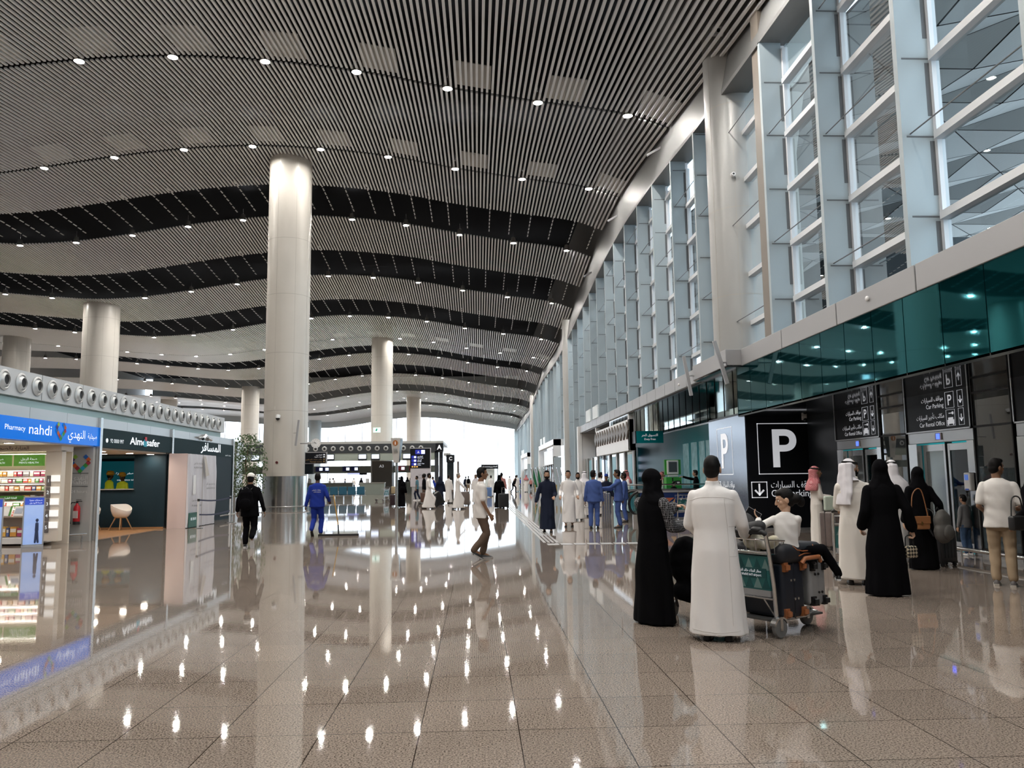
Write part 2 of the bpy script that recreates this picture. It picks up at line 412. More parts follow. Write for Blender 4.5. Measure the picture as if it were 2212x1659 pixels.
# ---- big round columns
def column(x, y, r, m, lowsteel=False, zt=None, seams=(5.2, 8.3, 11.5, 14.6), z0=0):
    zt = zt or ceil_z(x, y) + .35
    c = sroot('column', 'round column rising to the slatted ceiling'); c.location = (x, y, 0)
    b0 = 1.75 if lowsteel else z0
    MB().lathe([(r, b0), (r, zt)], n=64).build('shaft', m, c, smooth=40)
    sm = MB()
    for z in seams:
        if z < zt - .5: sm.lathe([(r + .004, z), (r + .004, z + .025)], n=64, cap=False)
    for a in (200, 250, 300, 340):
        sm.box(-.006, .006, -r - .004, -r + .02, b0, zt - .5, Matrix.Rotation(math.radians(a - 270), 4, 'Z'))
    sm.build('seam', mat('seam_grey', (.42, .40, .36), .5), c)
    if lowsteel:
        MB().lathe([(r + .012, .0), (r + .012, 1.75)], n=64).build('steel_cladding', M_steel, c, smooth=40)
        R = r + .14; rg = MB(); rg.tube([(R * math.cos(a), R * math.sin(a), .16) for a in [2 * math.pi * k / 48 for k in range(49)]], .025, 8)
        for k in range(12):
            a = 2 * math.pi * k / 12; rg.cyl((R * math.cos(a), R * math.sin(a), 0), (R * math.cos(a), R * math.sin(a), .15), .015, n=8)
        rg.build('guard_rail', M_steel, c, smooth=60)
    return c
column(-10.35, 43.9, 1.155, M_colm, True)
column(-10.3, 87.1, 1.155, M_colm)
column(-10.3, 130.3, 1.155, M_colm)
column(-30.4, 65.5, 1.36, M_colm); column(-46.3, 82, 1.25, M_colm); column(-30.4, 108.7, 1.15, M_colm); column(-47.3, 125, 1.2, M_colm); column(-30.4, 151.9, 1.15, M_fin)
column(8.15, 24.0, .86, M_colr, zt=15.6, seams=(6.9, 9.6, 12.9), z0=4.98)
column(8.1, 67.2, .86, M_colr); column(8.1, 110.4, .86, M_colr)
# casing strip between the right column and the first window bay
struct(MB().box(7.66, 8.3, 20.2, 20.75, 5.0, 14.6).build('trim_5', mat('casing_brown', (.20, .17, .145), .5)))

# ---- ceiling downlights
rowname = ['first', 'second', 'third', 'fourth', 'fifth', 'sixth', 'seventh', 'eighth', 'ninth', 'tenth', 'eleventh']
lamp0 = None
for ri, Y_ in enumerate(ROWS):
    for k in range(-14, 3):
        x = -1.1 + 3.6 * k; z = ceil_z(x, Y_)
        q = CM.T @ (np.array([x, Y_, z]) - np.array([0, 0, EYE])); px = CX + F * q[0] / -q[2]; py = CY - F * q[1] / -q[2]
        if not (-40 < px < 2250 and py > -60): continue
        if any((x - cx_) ** 2 + (Y_ - cy_) ** 2 < r_ ** 2 for cx_, cy_, r_ in ((-10.35, 43.9, 2.1), (-30.4, 65.5, 3.0), (-10.3, 87.1, 2.2))): continue
        lab = 'round ceiling downlight in the %s lamp row down the hall' % rowname[ri]; gr = 'downlights of the %s row' % rowname[ri]
        if lamp0 is None:
            lamp0 = thing('ceiling_downlight', lab, 'ceiling light', (x, Y_, z - .06), 0, gr)
            MB().lathe([(.13, .40), (.20, .06), (.21, 0), (.185, 0), (.17, .05)], n=16, cap=False).build('housing', mat('lamp_housing', (.35, .34, .32), .4, .6), lamp0, smooth=50)
            MB().lathe([(.001, .035), (.175, .035), (.175, .045), (.001, .045)], n=16).build('lamp_disc', M_lamp, lamp0)
            MB().cyl((0, 0, .38), (0, 0, .8), .01, n=5).build('suspension_rod', M_rubber, lamp0)
        else: dup(lamp0, (x, Y_, z - .06), label=lab, group=gr)
for Y_ in (19.3, 8.1, -3.1):
    for k in range(-4, 3):
        x = -1.1 + 3.6 * k; dup(lamp0, (x, Y_, ceil_z(x, Y_) - .06), label='round ceiling downlight in a row above the viewer', group='downlights above the viewer')

# ================================================================== RIGHT SIDE: fascia, teal glazing, lift lobby
UX, UY, UZ, NY = (1, 0, 0), (0, 1, 0), (0, 0, 1), (0, -1, 0)
fa = MB(); y = 21.7
while y > -12: fa.box(7.3, 7.62, y - 2.95, y - .02, 4.54, 5.0); y -= 2.97
y = 25.2
while y < 55: fa.box(7.1, 7.5, y + .02, y + 1.58, 4.54, 5.0); y += 1.6
fa.box(6.87, 7.5, 21.7, 25.15, 4.54, 5.0)
struct(fa.build('trim_6', M_alum, bevel=.008), 'long grey metal fascia under the windows')
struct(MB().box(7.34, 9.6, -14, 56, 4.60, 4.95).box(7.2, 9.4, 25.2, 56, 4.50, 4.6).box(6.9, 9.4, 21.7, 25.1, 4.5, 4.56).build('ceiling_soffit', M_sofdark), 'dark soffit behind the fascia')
tg = sroot('trim_7', 'glossy teal glass band under the fascia')
tb = MB(); tj = MB(); y = 22.25
for k in range(28):
    w = 1.12; tb.box(7.33, 7.40, y - w + .012, y - .012, 3.2, 4.56); tj.box(7.345, 7.39, y - .02, y + .02, 3.2, 4.56); y -= w
tb.box(7.33, 7.9, 22.2, 22.26, 3.2, 4.54)
tb.build('glass_panel', M_teal, tg); tj.build('joint', M_ink, tg)
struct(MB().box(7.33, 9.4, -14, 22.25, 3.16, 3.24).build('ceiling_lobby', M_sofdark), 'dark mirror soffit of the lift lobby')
struct(MB().box(9.62, 9.8, -14, 22.3, 0, 4.6).box(9.3, 9.6, -14, 10, 0, 3.2).box(9.3, 9.6, 14.64, 14.65, 0, 3.2).box(9.3, 9.6, 16.955, 16.97, 0, 3.2).build('wall_right', M_darkgl), 'dark glass wall of the lift lobby')
struct(MB().box(9.3, 9.6, 20.45, 22.28, 0, 3.2).build('wall_lobby_end', mat('lobby_end_dark', (.02, .025, .03), .35)))
struct(MB().box(7.55, 9.6, 22.28, 25.9, .06, 3.32).build('wall_sign', M_pblack, bevel=.01), 'black sign wall beside the lifts')
struct(MB().box(7.53, 9.35, 22.25, 25.9, 0, .07).build('baseboard_right', M_alu))
# parking graphics on the black wall
def frame_sq(mb, o, u, v, w, h, t=.022, n=None, d=.004):
    o = Vector(o); u = Vector(u); v = Vector(v); nn = u.cross(v) * d
    for a, b, c, e in ((0, w, 0, t), (0, w, h - t, h), (0, t, 0, h), (w - t, w, 0, h)):
        P = [o + u * a + v * c, o + u * b + v * c, o + u * b + v * e, o + u * a + v * e]; mb.loft([P, [p + nn for p in P]])
def arrow(mb, o, u, v, s):
    o = Vector(o); u = Vector(u); v = Vector(v); n = u.cross(v) * .004
    for poly in ([(-.06, .42), (.06, .42), (.06, -.4), (-.06, -.4)], [(-.36, -.06), (-.27, .03), (.03, -.3), (0, -.42)], [(.36, -.06), (.27, .03), (-.03, -.3), (0, -.42)]):
        P = [o + u * a * s + v * b * s for a, b in poly]; mb.loft([P, [p + n for p in P]])
def pface(root, o, u, v):
    o = Vector(o); u = Vector(u); v = Vector(v)
    g_ = MB(); frame_sq(g_, o + u * .30 + v * 1.55, u, v, 1.5, 1.43); frame_sq(g_, o + u * .07 + v * .9, u, v, .45, .45); arrow(g_, o + u * .295 + v * 1.125, u, v, .40)
    g_.build('frame_lines', M_letter, root)
    n = u.cross(v) * .006
    text('P', 1.48, M_letter, o + u * 1.02 + v * 1.77 + n, u, v, root, bold=.018, res=8)
    text('Car Parking', .27, M_letter, o + u * .62 + v * .93 + n, u, v, root, align='LEFT', width=1.17)
    text('مواقف السيارات', .25, M_letter, o + u * .62 + v * 1.18 + n, u, v, root, align='LEFT', ar=True, width=1.24)
t = thing('parking_sign', 'big white P and Car Parking lettering on the black sign wall', 'sign', (7.55, 22.27, 0)); pface(t, (0, 0, 0), UX, UZ)
t = thing('parking_sign', 'pale P panel on the hall side of the sign wall', 'sign', (7.54, 25.86, 0))
MB().box(-.012, 0, -3.55, 0, .1, 3.25).build('panel', mat('pale_glossy_panel', (.30, .34, .40), .22, .75), t)
pface(t, (-.014, -.55, 0), (0, -1, 0), UZ)

def lift(y0, label, cam_lab):
    """one lift front in the plane x = 9.3; local u runs towards the camera (-y)"""
    t = thing('elevator', label, 'elevator', (9.3, y0, 0), -math.pi / 2)     # local x -> -y world, local y -> +x world
    MB().box(0, 2.29, -.03, .25, 2.15, 2.37).build('header', M_alu, t, bevel=.006)
    MB().box(0, .33, -.04, .25, 0, 2.15).build('jamb', M_steel, t, bevel=.006)
    MB().box(2.07, 2.29, -.04, .25, 0, 2.15).build('jamb', M_steel, t, bevel=.006)
    MB().box(.33, 2.07, .22, .26, 0, 2.15).build('shaft_back', mat('lift_teal_glow', (.02, .30, .33), .25, emit=(.02, .30, .33), es=.55), t)  # teal glow stands in for light inside the cabin
    for a, b, gm in ((.36, 1.18, 'lift_pane_bright'), (1.22, 2.04, 'lift_pane_teal')):
        d = MB().box(a, a + .09, .08, .14, .02, 2.12).box(b - .09, b, .08, .14, .02, 2.12).box(a + .09, b - .09, .08, .14, 1.98, 2.12).box(a + .09, b - .09, .08, .14, .02, .2).build('door', M_steel, t, bevel=.004)
        MB().box(a + .09, b - .09, .1, .12, .2, 1.98).build('glass', mat('lift_pane_bright', (.40, .44, .44), .12, .8) if gm.endswith('bright') else glass('lift_pane_teal', (.35, .62, .64), .6), d)
    MB().box(1.19, 1.21, .06, .2, 0, 2.15).build('door_edge', M_rubber, t)
    MB().box(.33, 2.07, -.02, .3, 0, .012).build('sill', M_steel, t)
    ds = MB().box(1.05, 1.27, -.05, -.03, 2.2, 2.335).build('display', M_white, t)
    MB().box(1.10, 1.22, -.056, -.05, 2.215, 2.32).build('screen', mat('display_blue', (.02, .05, .6), .3, emit=(.06, .12, 1), es=1.6), ds)
    return t
def lift_sign(y0, label):
    t = thing('lift_sign', label, 'sign', (9.3, y0, 2.38), -math.pi / 2)
    MB().box(.02, 2.27, -.05, .04, .0, .80).build('panel', M_pblack, t)
    f = MB(); frame_sq(f, (0, -.055, -.01), UX, UZ, 2.29, .82, .028, d=.02); f.build('frame', M_alu, t)
    i = MB()
    for z in (.45, .1):
        frame_sq(i, (1.51, -.055, z - .03), UX, UZ, .29, .32, .005); frame_sq(i, (1.92, -.055, z - .03), UX, UZ, .17, .32, .005); arrow(i, (2.005, -.055, z + .11), UX, UZ, .17)
    # car with key
    B = lambda a, b, c, d: i.box(a, b, -.060, -.054, c, d)
    B(1.545, 1.765, .11, .19); B(1.575, 1.735, .19, .235); B(1.555, 1.585, .085, .11); B(1.725, 1.755, .085, .11); B(1.60, 1.70, .31, .325)
    i.cyl((1.73, -.060, .317), (1.73, -.054, .317), .03, n=12)
    i.build('pictogram', M_letter, t)
    text('P', .29, M_letter, (1.655, -.06, .48), UX, UZ, t, bold=.01)
    text('Car Parking', .125, M_letter, (1.45, -.06, .46), UX, UZ, t, align='RIGHT', width=.62)
    text('مواقف السيارات', .13, M_letter, (1.45, -.06, .60), UX, UZ, t, align='RIGHT', ar=True, width=.78)
    text('Car Rental Office', .125, M_letter, (1.45, -.06, .10), UX, UZ, t, align='RIGHT', width=.90)
    text('مكاتب تأجير السيارات', .13, M_letter, (1.45, -.06, .25), UX, UZ, t, align='RIGHT', ar=True, width=1.0)
    return t
for y0, w in ((16.95, 'nearer lift, behind the woman with the tan bag'), (20.4, 'farther lift, beside the black sign wall'), (13.45, 'lift at the right edge of the photo')):
    lift(y0, 'stainless steel lift front with glass doors, ' + w, w); lift_sign(y0, 'black parking sign over the ' + w.split(',')[0] + {16: ' by tall glass', 20: ' by the sign wall', 13: ' at photo edge'}[int(y0)])
# tall glass screens between the lifts
gs = sroot('window_60', 'tall grey glass screens between the lifts')
M_lob = glass('lobby_glass', (.55, .66, .70), .9, body=(.13, .17, .19), bodyfac=.45)  # bluish body colour stands in for the lit shaft behind
gp = MB(); gf = MB(); gb = MB()
for a, b in ((13.5, 14.62), (16.98, 18.1), (10.05, 11.15)):
    gp.box(9.27, 9.285, a, b, .16, 3.18)
    for z in (.12, 2.37, 3.0): gf.box(9.24, 9.3, a, b, z, z + .035)
    gf.box(9.24, 9.3, a, a + .03, .1, 3.18); gf.box(9.24, 9.3, b - .03, b, .1, 3.18)
    gb.box(9.24, 9.33, a, b, 0, .12)
gp.build('pane', M_lob, gs); gf.build('frame', M_ink, gs); gb.build('plinth', M_alu, gs)
# pale strips behind the lobby glass, painted for bits of light in the shaft
sf = MB()
for y in (14.2, 13.8, 17.4): sf.box(9.31, 9.335, y - .12, y + .02, 1.2, 3.0)
sf.build('shaft_light_bit', mat('shaft_grey', (.25, .28, .30), .5), gs)
r = thing('bump_rail', 'low steel bump rail in front of the tall lobby glass', 'rail', (8.75, 13.9, 0))
MB().tube([(0, .9, .17), (0, -2.2, .17)], .035, 10).build('bar', M_steel, r, smooth=60)
for y in (.55, -.35, -1.25): MB().cyl((0, y, 0), (0, y, .16), .022, n=8).build('post', M_steel, r, smooth=60)
dv = thing('card_reader', 'white wall card reader beside the nearer lift doors', 'card reader', (9.22, 14.78, 1.38), -math.pi / 2)
MB().rbox(-.1, .1, -.07, .03, -.18, .16, .025).build('case', M_white, dv, smooth=40)
MB().box(-.05, .05, -.08, -.07, .02, .12).build('screen', mat('reader_screen', (.02, .04, .12), .2, emit=(.1, .2, .6), es=.4), dv)
MB().box(-.05, .05, -.08, -.07, -.17, -.14).build('light', mat('reader_blue', (.02, .1, .5), .3), dv)
cm = thing('ceiling_camera', 'white wall camera high on the black sign wall', 'camera', (9.2, 22.2, 3.08))
MB().box(-.06, .06, -.02, .06, -.02, .1).build('mount', M_white, cm); MB().ell((0, -.06, -.03), (.055, .055, .055)).build('lens', M_ink, cm, smooth=True)

# ---- beyond the sign wall: recess with teal wall and mirror transom
struct(MB().box(9.32, 9.5, 25.9, 56, 3.66, 4.6).build('window_61', M_mirror), 'mirror glass transom above the teal wall')
tj = MB()
y = 26.5
while y < 56: tj.box(9.3, 9.325, y - .012, y + .012, 3.66, 4.6); y += 1.12
struct(tj.build('trim_8', M_ink))
struct(MB().box(9.3, 9.5, 25.9, 48.5, 0, 3.62).build('wall_teal', M_teal2), 'glossy teal wall')
struct(MB().box(9.26, 9.32, 25.9, 48.5, 3.60, 3.67).build('trim_9', M_alu))
pw = sroot('window_62', 'four slim bright windows with palms in the teal wall')
m = mat('painted_palm_view', (.42, .60, .66), .5, spec=.2, noise=(3.2, (.02, .12, .10), 6), emit=(.2, .4, .45), es=.1)  # palms and a faint daylight glow painted into flat panes
q = MB()
for px in (1484, 1502, 1519, 1534):
    a = atX(px - 6, 1030, 9.29).y; b = atX(px + 6, 1030, 9.29).y; q.box(9.275, 9.3, b, a, 1.05, 2.95)
q.build('pane', m, pw)

# ---- white entrance portals along the right wall
def portal(ya, yb, n, near=False):
    p = sroot('door_%d' % n, 'white entrance portal')
    s = MB()
    s.box(6.95, 7.25, yb - .5, yb, 0, 5.0)                 # far jamb
    s.box(7.0, 9.2, yb - .45, yb - .3, 0, 4.5)
    if not near: s.box(6.95, 7.4, ya, yb, 4.5, 5.0); s.box(6.95, 9.3, ya, ya + .1, 4.4, 5.0); s.box(6.95, 7.66, ya, ya + .12, 3.4, 5.0)
    s.build('frame', M_white, p, bevel=.01)
    if not near:
        MB().box(6.97, 7.66, ya + .02, ya + .1, 0, 3.35).build('side_glass', M_fin, p)
    f = MB(); y0, y1 = (37.9, 48.9) if near else (ya + 3.0, yb - 4.5)
    f.box(7.2, 7.5, y0, y1, 2.75, 4.25); f.box(7.2, 7.5, y0, y0 + .3, 2.75, 4.5); f.box(7.2, 7.5, y1 - .3, y1, 2.75, 4.5)
    f.build('fascia', M_white, p, bevel=.01)
    d = MB(); n_ = 13; w = (y1 - y0) / n_
    for k in range(n_):
        c = y0 + w * (k + .5); zc = 3.72; d.loft([[Vector((7.13, c - w * .52, zc)), Vector((7.13, c, zc + .42)), Vector((7.13, c + w * .52, zc)), Vector((7.13, c, zc - .42))], [Vector((7.21, c - w * .52, zc)), Vector((7.21, c, zc + .42)), Vector((7.21, c + w * .52, zc)), Vector((7.21, c, zc - .42))]])
    if near: d.build('diamond_band', mat('diamond_taupe', (.13, .11, .095), .5), p)
    g_ = MB(); g_.box(7.45, 7.52, y0, yb - .5, .05, 2.75); g_.build('door_glass', M_mirror if near else M_darkgl, p)
    b = MB(); t2 = MB(); y = y0
    k = 0
    while y < yb - .6:
        b.box(7.38, 7.5, y, y + .35, 0, 2.75)
        if k % 2 == 0: t2.box(7.4, 7.46, y + .5, y + 1.6, 0, 2.6)
        y += 2.3; k += 1
    b.build('post', M_alum, p); t2.build('teal_panel', M_teal2, p)
    if near:
        sc_ = MB(); sc_.box(7.36, 7.39, 47.0, 47.6, 1.3, 2.5); sc_.build('screen', mat('pale_screen', (.5, .55, .65), .3, emit=(.7, .8, 1), es=1.0), p)
    h = MB()
    for a in ((ya + yb) / 2 + 6.2, (ya + yb) / 2 + 9.2) if near else ((ya + yb) / 2 + 1.5, (ya + yb) / 2 + 5.5):
        h.box(7.05, 7.12, a, a + 2.1, 5.0, 5.75)
    h.build('roof_sign', mat('sign_pale', (.72, .78, .80), .5), p)
portal(25.2, 56.0, 1, True); portal(73.6, 92, 2); portal(113, 130, 3)
t = thing('hanging_sign', 'black and teal blade sign at the end of the diamond band', 'sign', (7.35, 37.0, 3.33))
MB().box(-.05, .05, -.05, .75, -.28, .28).build('panel', M_pblack, t); MB().box(-.03, .03, .3, .36, .28, 1.18).build('hanger', M_alum, t); MB().box(0, 1.25, -.1, -.03, -.28, .28).build('teal_panel', M_teal2, t)
text('التسوق الحر', .16, M_letter, (.62, -.11, .04), UX, UZ, t, ar=True); text('Duty Free', .13, M_letter, (.62, -.11, -.14), UX, UZ, t)
t = thing('flight_screens', 'black flight information screens beside the teal wall', 'screen', (8.75, 46.6, 0), 0)
MB().box(-.5, .5, 0, .1, 1.2, 3.2).build('panel', M_pblack, t)
s_ = MB()
for z in (1.5, 1.95, 2.4):
    for x in (-.4, -.05, .25): s_.box(x, x + .24, -.01, 0, z, z + .25)
s_.build('display', mat('pale_screen', (.5, .55, .65)), t)
# bar lights on arms at the corner of the fascia and on the columns
def bar_light(loc, tilt, L, label, arm):
    t = thing('bar_light', label, 'wall light', loc)
    M_ = Matrix.Rotation(tilt, 4, 'Y')
    MB().box(-.05, .05, -.04, .04, -L / 2, L / 2, M_).build('bar', M_alum, t, bevel=.008)
    MB().cyl((0, 0, 0), arm, .025, n=8).build('arm', M_steel, t)
bar_light(atY(1557, 783, 21.3), math.radians(-15), 1.22, 'long tilted bar light on the end block of the fascia', (.3, .45, .06))
bar_light(atY(1485, 812, 25.0), math.radians(-9), 1.28, 'long tilted bar light left of the fascia end block', (.3, .1, .03))
bar_light(atY(642, 935, 42.5), math.radians(6), 1.35, 'slanted bar light on the big round column by the clock', (-.25, .3, 0))
bar_light(atY(1232, 985, 65.2), math.radians(-5), 1.3, 'bar light on the second right-hand column', (.2, .6, 0))
for i, (px, py) in enumerate(((1413, 327), (1325, 471), (1271, 592))):
    p = atX(px, py, 7.5); bar_light((p.x, p.y, p.z), math.radians(60), .75, 'short angled bar light on the header band, %s from the near column' % ['first', 'second', 'third'][i], (.2, 0, .15))
t = thing('detector', 'small round detector on the big grey column at right', 'detector', atY(1584, 376, 23.1))
MB().cyl((0, .06, 0), (0, -.04, 0), .075, .06, n=20).build('body', M_white, t); MB().cyl((0, -.045, 0), (0, -.04, 0), .03, n=12).build('lens', M_ink, t)
t = thing('sensor_box', 'white sensor box at the top of the big grey column', 'sensor', atY(1551, 67, 23.0))
MB().box(-.16, .16, -.04, .1, -.13, .13).build('case', M_white, t, bevel=.01); MB().box(-.05, .05, -.05, -.04, -.06, .06).build('window', M_ink, t)
for q, lab in ((atX(1873, 645, 7.28), 'dark'), (atX(1466, 831, 7.08), 'far')):
    t = tag(MB().ell((0, 0, 0), (.035, .05, .05)).build('fascia_sensor', M_white, None, q, True), 'small white round sensor on the %s fascia' % {'dark': 'near', 'far': 'far'}[lab], 'sensor')

# ================================================================== LEFT SIDE: shops under a nozzle bulkhead
bk = sroot('trim_70', 'grey bulkhead with round air nozzles above the shops')
b = MB(); y = 34.8
while y > 5: b.box(-12.5, -10.8, y - 2.05, y - .015, 3.58, 4.21); y -= 2.07
b.build('panel', mat('bulkhead_grey', (.58, .59, .60), .45, .2), bk)
MB().box(-12.3, -10.95, 5, 34.8, 3.28, 3.58).build('glass_strip', mat('mint_glass', (.42, .58, .54), .12), bk)
nz = None
def nozzle():
    t = thing('air_nozzle', '', 'air nozzle', (0, 0, 0))
    Mx = Matrix.Rotation(math.radians(90), 4, 'Y')
    MB().lathe([(.235, 0), (.24, .03), (.20, .05), (.185, .04), (.18, .02), (.15, .05), (.13, .09), (.12, .09), (.115, .0)], n=28, M=Mx, cap=False).build('ring', mat('nozzle_alu', (.55, .56, .56), .45, .5), t, smooth=40)
    MB().lathe([(.001, .055), (.115, .055), (.115, .05), (.001, .05)], n=24, M=Mx).build('throat', M_ink, t)
    return t
y = 33.95; k = 0
while y > 17.6:
    lab = 'round steel air nozzle in the row above the shops'
    if nz is None: nz = nozzle(); nz.location = (-10.8, y, 3.905); tag(nz, lab, 'air nozzle', 'air nozzles above the shops')
    else: dup(nz, (-10.8, y, 3.905), label=lab, group='air nozzles above the shops')
    y -= .694
hd = sroot('trim_71', 'aluminium header over the shopfronts'); b = MB(); y = 34.4
for a, c in ((27.7, 34.4), (22.5, 27.55), (5, 22.35)):
    y = c
    while y > a + .1: w = min(1.7, y - a); b.box(-11.2, -10.32, y - w + .006, y - .006, 3.03, 3.29); y -= w
b.build('panel', M_alu, hd)
ps = sroot('trim_72', 'polished shopfront posts'); b = MB()
for y in (22.42, 27.62, 34.42): b.box(-10.42, -10.26, y - .07, y + .07, 0, 3.3)
b.build('post', M_steel, ps)
M_cream = mat('shop_cream', (.66, .60, .52), .5); M_navy = mat('kiosk_navy', (.010, .026, .038), .55, spec=.2); M_slate = mat('sign_slate', (.012, .032, .040), .6, spec=.15)
struct(MB().box(-15.5, -10.4, 8, 22.3, 2.5, 2.6).box(-16, -10.4, 22.5, 34.3, 2.46, 2.56).build('ceiling_shop', M_cream), 'cream ceiling inside the shops')
struct(MB().box(-15.6, -15.4, 8, 34.4, 0, 3.5).build('wall_shop', M_cream)); struct(MB().box(-15.5, -11.2, 22.36, 22.48, 0, 2.5).build('wall_shop_side', M_cream))
struct(MB().box(-15.5, -10.34, 22.5, 27.5, 0, .012).build('floor_wood', mat('kiosk_wood', (.36, .19, .085), .35, noise=(6, (.28, .14, .06), 4))), 'orange brown wooden kiosk floor')
M_shoplamp = mat('shop_lamp_glow', (1, 1, 1), .4, emit=(1, .90, .76), es=70)
def shop_lamp(x, y, z, lab, gr):
    t = thing('recessed_spotlight', lab, 'ceiling light', (x, y, z), 0, gr)
    MB().lathe([(.13, 0), (.13, -.02), (.105, -.02), (.105, 0)], n=20, cap=False).build('trim_ring', M_white, t); MB().lathe([(.001, -.012), (.105, -.012), (.105, -.005), (.001, -.005)], n=20).build('lamp_disc', M_shoplamp, t)
    return t
for x, y in ((-11.0, 19.4), (-11.6, 18.2), (-11.2, 21.3), (-12.6, 19.2), (-12.9, 17.3), (-11.0, 16.2)): shop_lamp(x, y, 2.5, 'round recessed light in the pharmacy ceiling', 'pharmacy ceiling lights')
for x, y in ((-11.0, 24.1), (-11.0, 26.0), (-12.2, 24.6), (-12.0, 26.4), (-12.9, 26.0), (-13.2, 25.0), (-10.8, 27.1)): shop_lamp(x, y, 2.46, 'round recessed light in the dark kiosk ceiling', 'kiosk ceiling lights')
# blue lit fascia of the pharmacy
M_bluesign = mat('lit_sign_blue', (.001, .06, .28), .12, spec=.2, emit=(.0, .14, .62), es=.55)
M_wsign = mat('lit_sign_white', (.8, .85, .9), .4, emit=(.9, .96, 1), es=.4)
t = thing('shop_sign', 'bright blue lit pharmacy sign band with white lettering', 'sign', (-10.3, 22.34, 2.53))
MB().box(-.2, 0, -9.5, 0, 0, .5).build('panel', M_bluesign, t)
SY = (0, 1, 0)
text('Pharmacy', .165, M_wsign, (.012, -4.0, .20), SY, UZ, t, width=.80)
text('nahdi', .34, M_wsign, (.012, -2.95, .15), SY, UZ, t, width=.98)
text('النهدي', .30, M_wsign, (.012, -1.22, .15), SY, UZ, t, ar=True, width=.88)
text('صيدلية', .19, M_wsign, (.012, -.38, .17), SY, UZ, t, ar=True, width=.5)
def heart(root, o, u, v, s, off):
    """two legs of a heart built from coloured squares"""
    cols = [(.05, .30, .05), (.35, .03, .05), (.6, .12, .02), (.02, .12, .40), (.08, .03, .2), (.30, .5, .06), (.02, .3, .5)]
    o = Vector(o); u = Vector(u); v = Vector(v); n = u.cross(v) * off; k = 0
    for sx, cells in ((-1, ((0, 0), (1, 1), (2, 2), (3, 3), (3, 4.3), (2, 5.3))), (1, ((1, 1), (2, 2), (3, 3), (3, 4.3), (2, 5.3)))):
        for a, b_ in cells:
            c = o + u * sx * a * s + v * b_ * s + n; P = [c + u * s, c + v * s, c - u * s, c - v * s]
            MB().loft([P, [p + n * .3 for p in P]]).build('logo_tile', mat('logo_%d' % (k % 7), cols[k % 7], .5), root); k += 1
heart(t, (0, -2.02, .1), SY, UZ, .065, .012)
t = thing('shop_sign', 'dark slate sign band with white Latin lettering and phone number', 'sign', (-10.3, 27.55, 2.5))
MB().box(-.2, 0, -5.0, 0, 0, .52).build('panel', M_slate, t)
text('92 0000 997', .16, M_wsign, (.012, -4.1, .15), SY, UZ, t, width=.85)
MB().cyl((.0, -4.72, .2), (.012, -4.72, .2), .06, n=16).build('phone_badge', M_wsign, t)
text('Almosafer', .30, M_wsign, (.02, -2.15, .16), SY, UZ, t, width=2.25, bold=.02)
MB().box(.02, .035, -2.28, -2.08, .12, .34).build('pin_mark', mat('logo_cyan', (.02, .35, .5), .4), t)
MB().box(.02, .04, -2.22, -2.10, .30, .42).build('flag_mark', mat('logo_red', (.6, .03, .05), .4), t)
t = thing('shop_sign', 'dark slate sign band with white Arabic lettering', 'sign', (-10.3, 34.35, 2.5))
MB().box(-.2, 0, -6.65, 0, 0, .52).build('panel', M_slate, t)
text('المسافر', .42, M_wsign, (.02, -2.75, .18), SY, UZ, t, ar=True, width=2.3, bold=.02)
text('خدمات السفر', .07, M_wsign, (.012, -.6, .06), SY, UZ, t, ar=True, width=.75)
sp = thing('spotlight_bracket', 'small steel spotlight bracket on the header above the Arabic sign', 'spotlight', (-10.25, 30.5, 3.17))
MB().cyl((0, -.5, -.03), (0, .6, .03), .035, n=10).build('bar', M_steel, sp); MB().cyl((0, 0, -.05), (0, .3, .08), .07, n=12).cyl((0, .55, 0), (0, .95, -.05), .06, n=12).build('head', M_steel, sp)

# pharmacy shelving
SHX, SHY = atY(138, 1080, 20.9).x, 20.9
sh = thing('shop_shelf', 'tall lit pharmacy shelving unit full of packets', 'shelf', (SHX, SHY, 0))
s_ = MB(); s_.box(-3.2, -.1, .5, .56, 0, 2.36).box(-.5, -.1, .0, .2, .1, 2.36).box(-3.2, -.1, -.05, .56, 2.34, 2.5)
s_.build('carcass', mat('shelf_cream', (.70, .62, .52), .45), sh)
SHZ = (.22, .52, .72, .95, 1.12, 1.36, 1.56, 1.72, 1.9)
for z in SHZ[2:]: MB().box(-3.2, -.5, .08, .5, z - .03, z).build('shelf_board', mat('shelf_board', (.75, .66, .55), .4), sh)
MB().box(-3.2, -.5, -.15, .5, .05, .2).build('kick_drawer', M_white, sh)
lt = mat('shelf_fill_glow', (1, 1, 1), .4, emit=(1, .93, .84), es=9)
for z in (2.28, 1.86, 1.68, 1.52, 1.08, .9): MB().box(-3.2, -.5, .085, .10, z - .008, z).build('added_light_strip', lt, sh)  # glow strips added under the boards to brighten the packets
gl = mat('sign_leaf_green', (.06, .22, .02), .4, noise=(9, (.16, .34, .05), 3), emit=(.08, .25, .03), es=.25)
for a, b_, e, ar in ((-1.30, -.55, "MEN'S HEALTH", 'صحة الرجل'), (-2.15, -1.36, "WOMEN'S HEALTH", 'صحة المرأة')):
    p = MB().box(a, b_, .02, .06, 1.98, 2.26).build('topic_sign', gl, sh)
    text(e, .065, M_wsign, ((a + b_) / 2, .015, 2.04), UX, UZ, p, width=.48); text(ar, .085, M_wsign, ((a + b_) / 2, .015, 2.13), UX, UZ, p, ar=True, width=.4)
p = MB().box(-2.05, -.98, -.02, .02, 1.14, 1.235).build('topic_sign', mat('sign_green', (.07, .26, .04), .4), sh)
text('MEDICAL AID', .05, M_wsign, (-1.75, -.025, 1.165), UX, UZ, p); text('العناية الطبية', .06, M_wsign, (-1.3, -.025, 1.165), UX, UZ, p, ar=True)
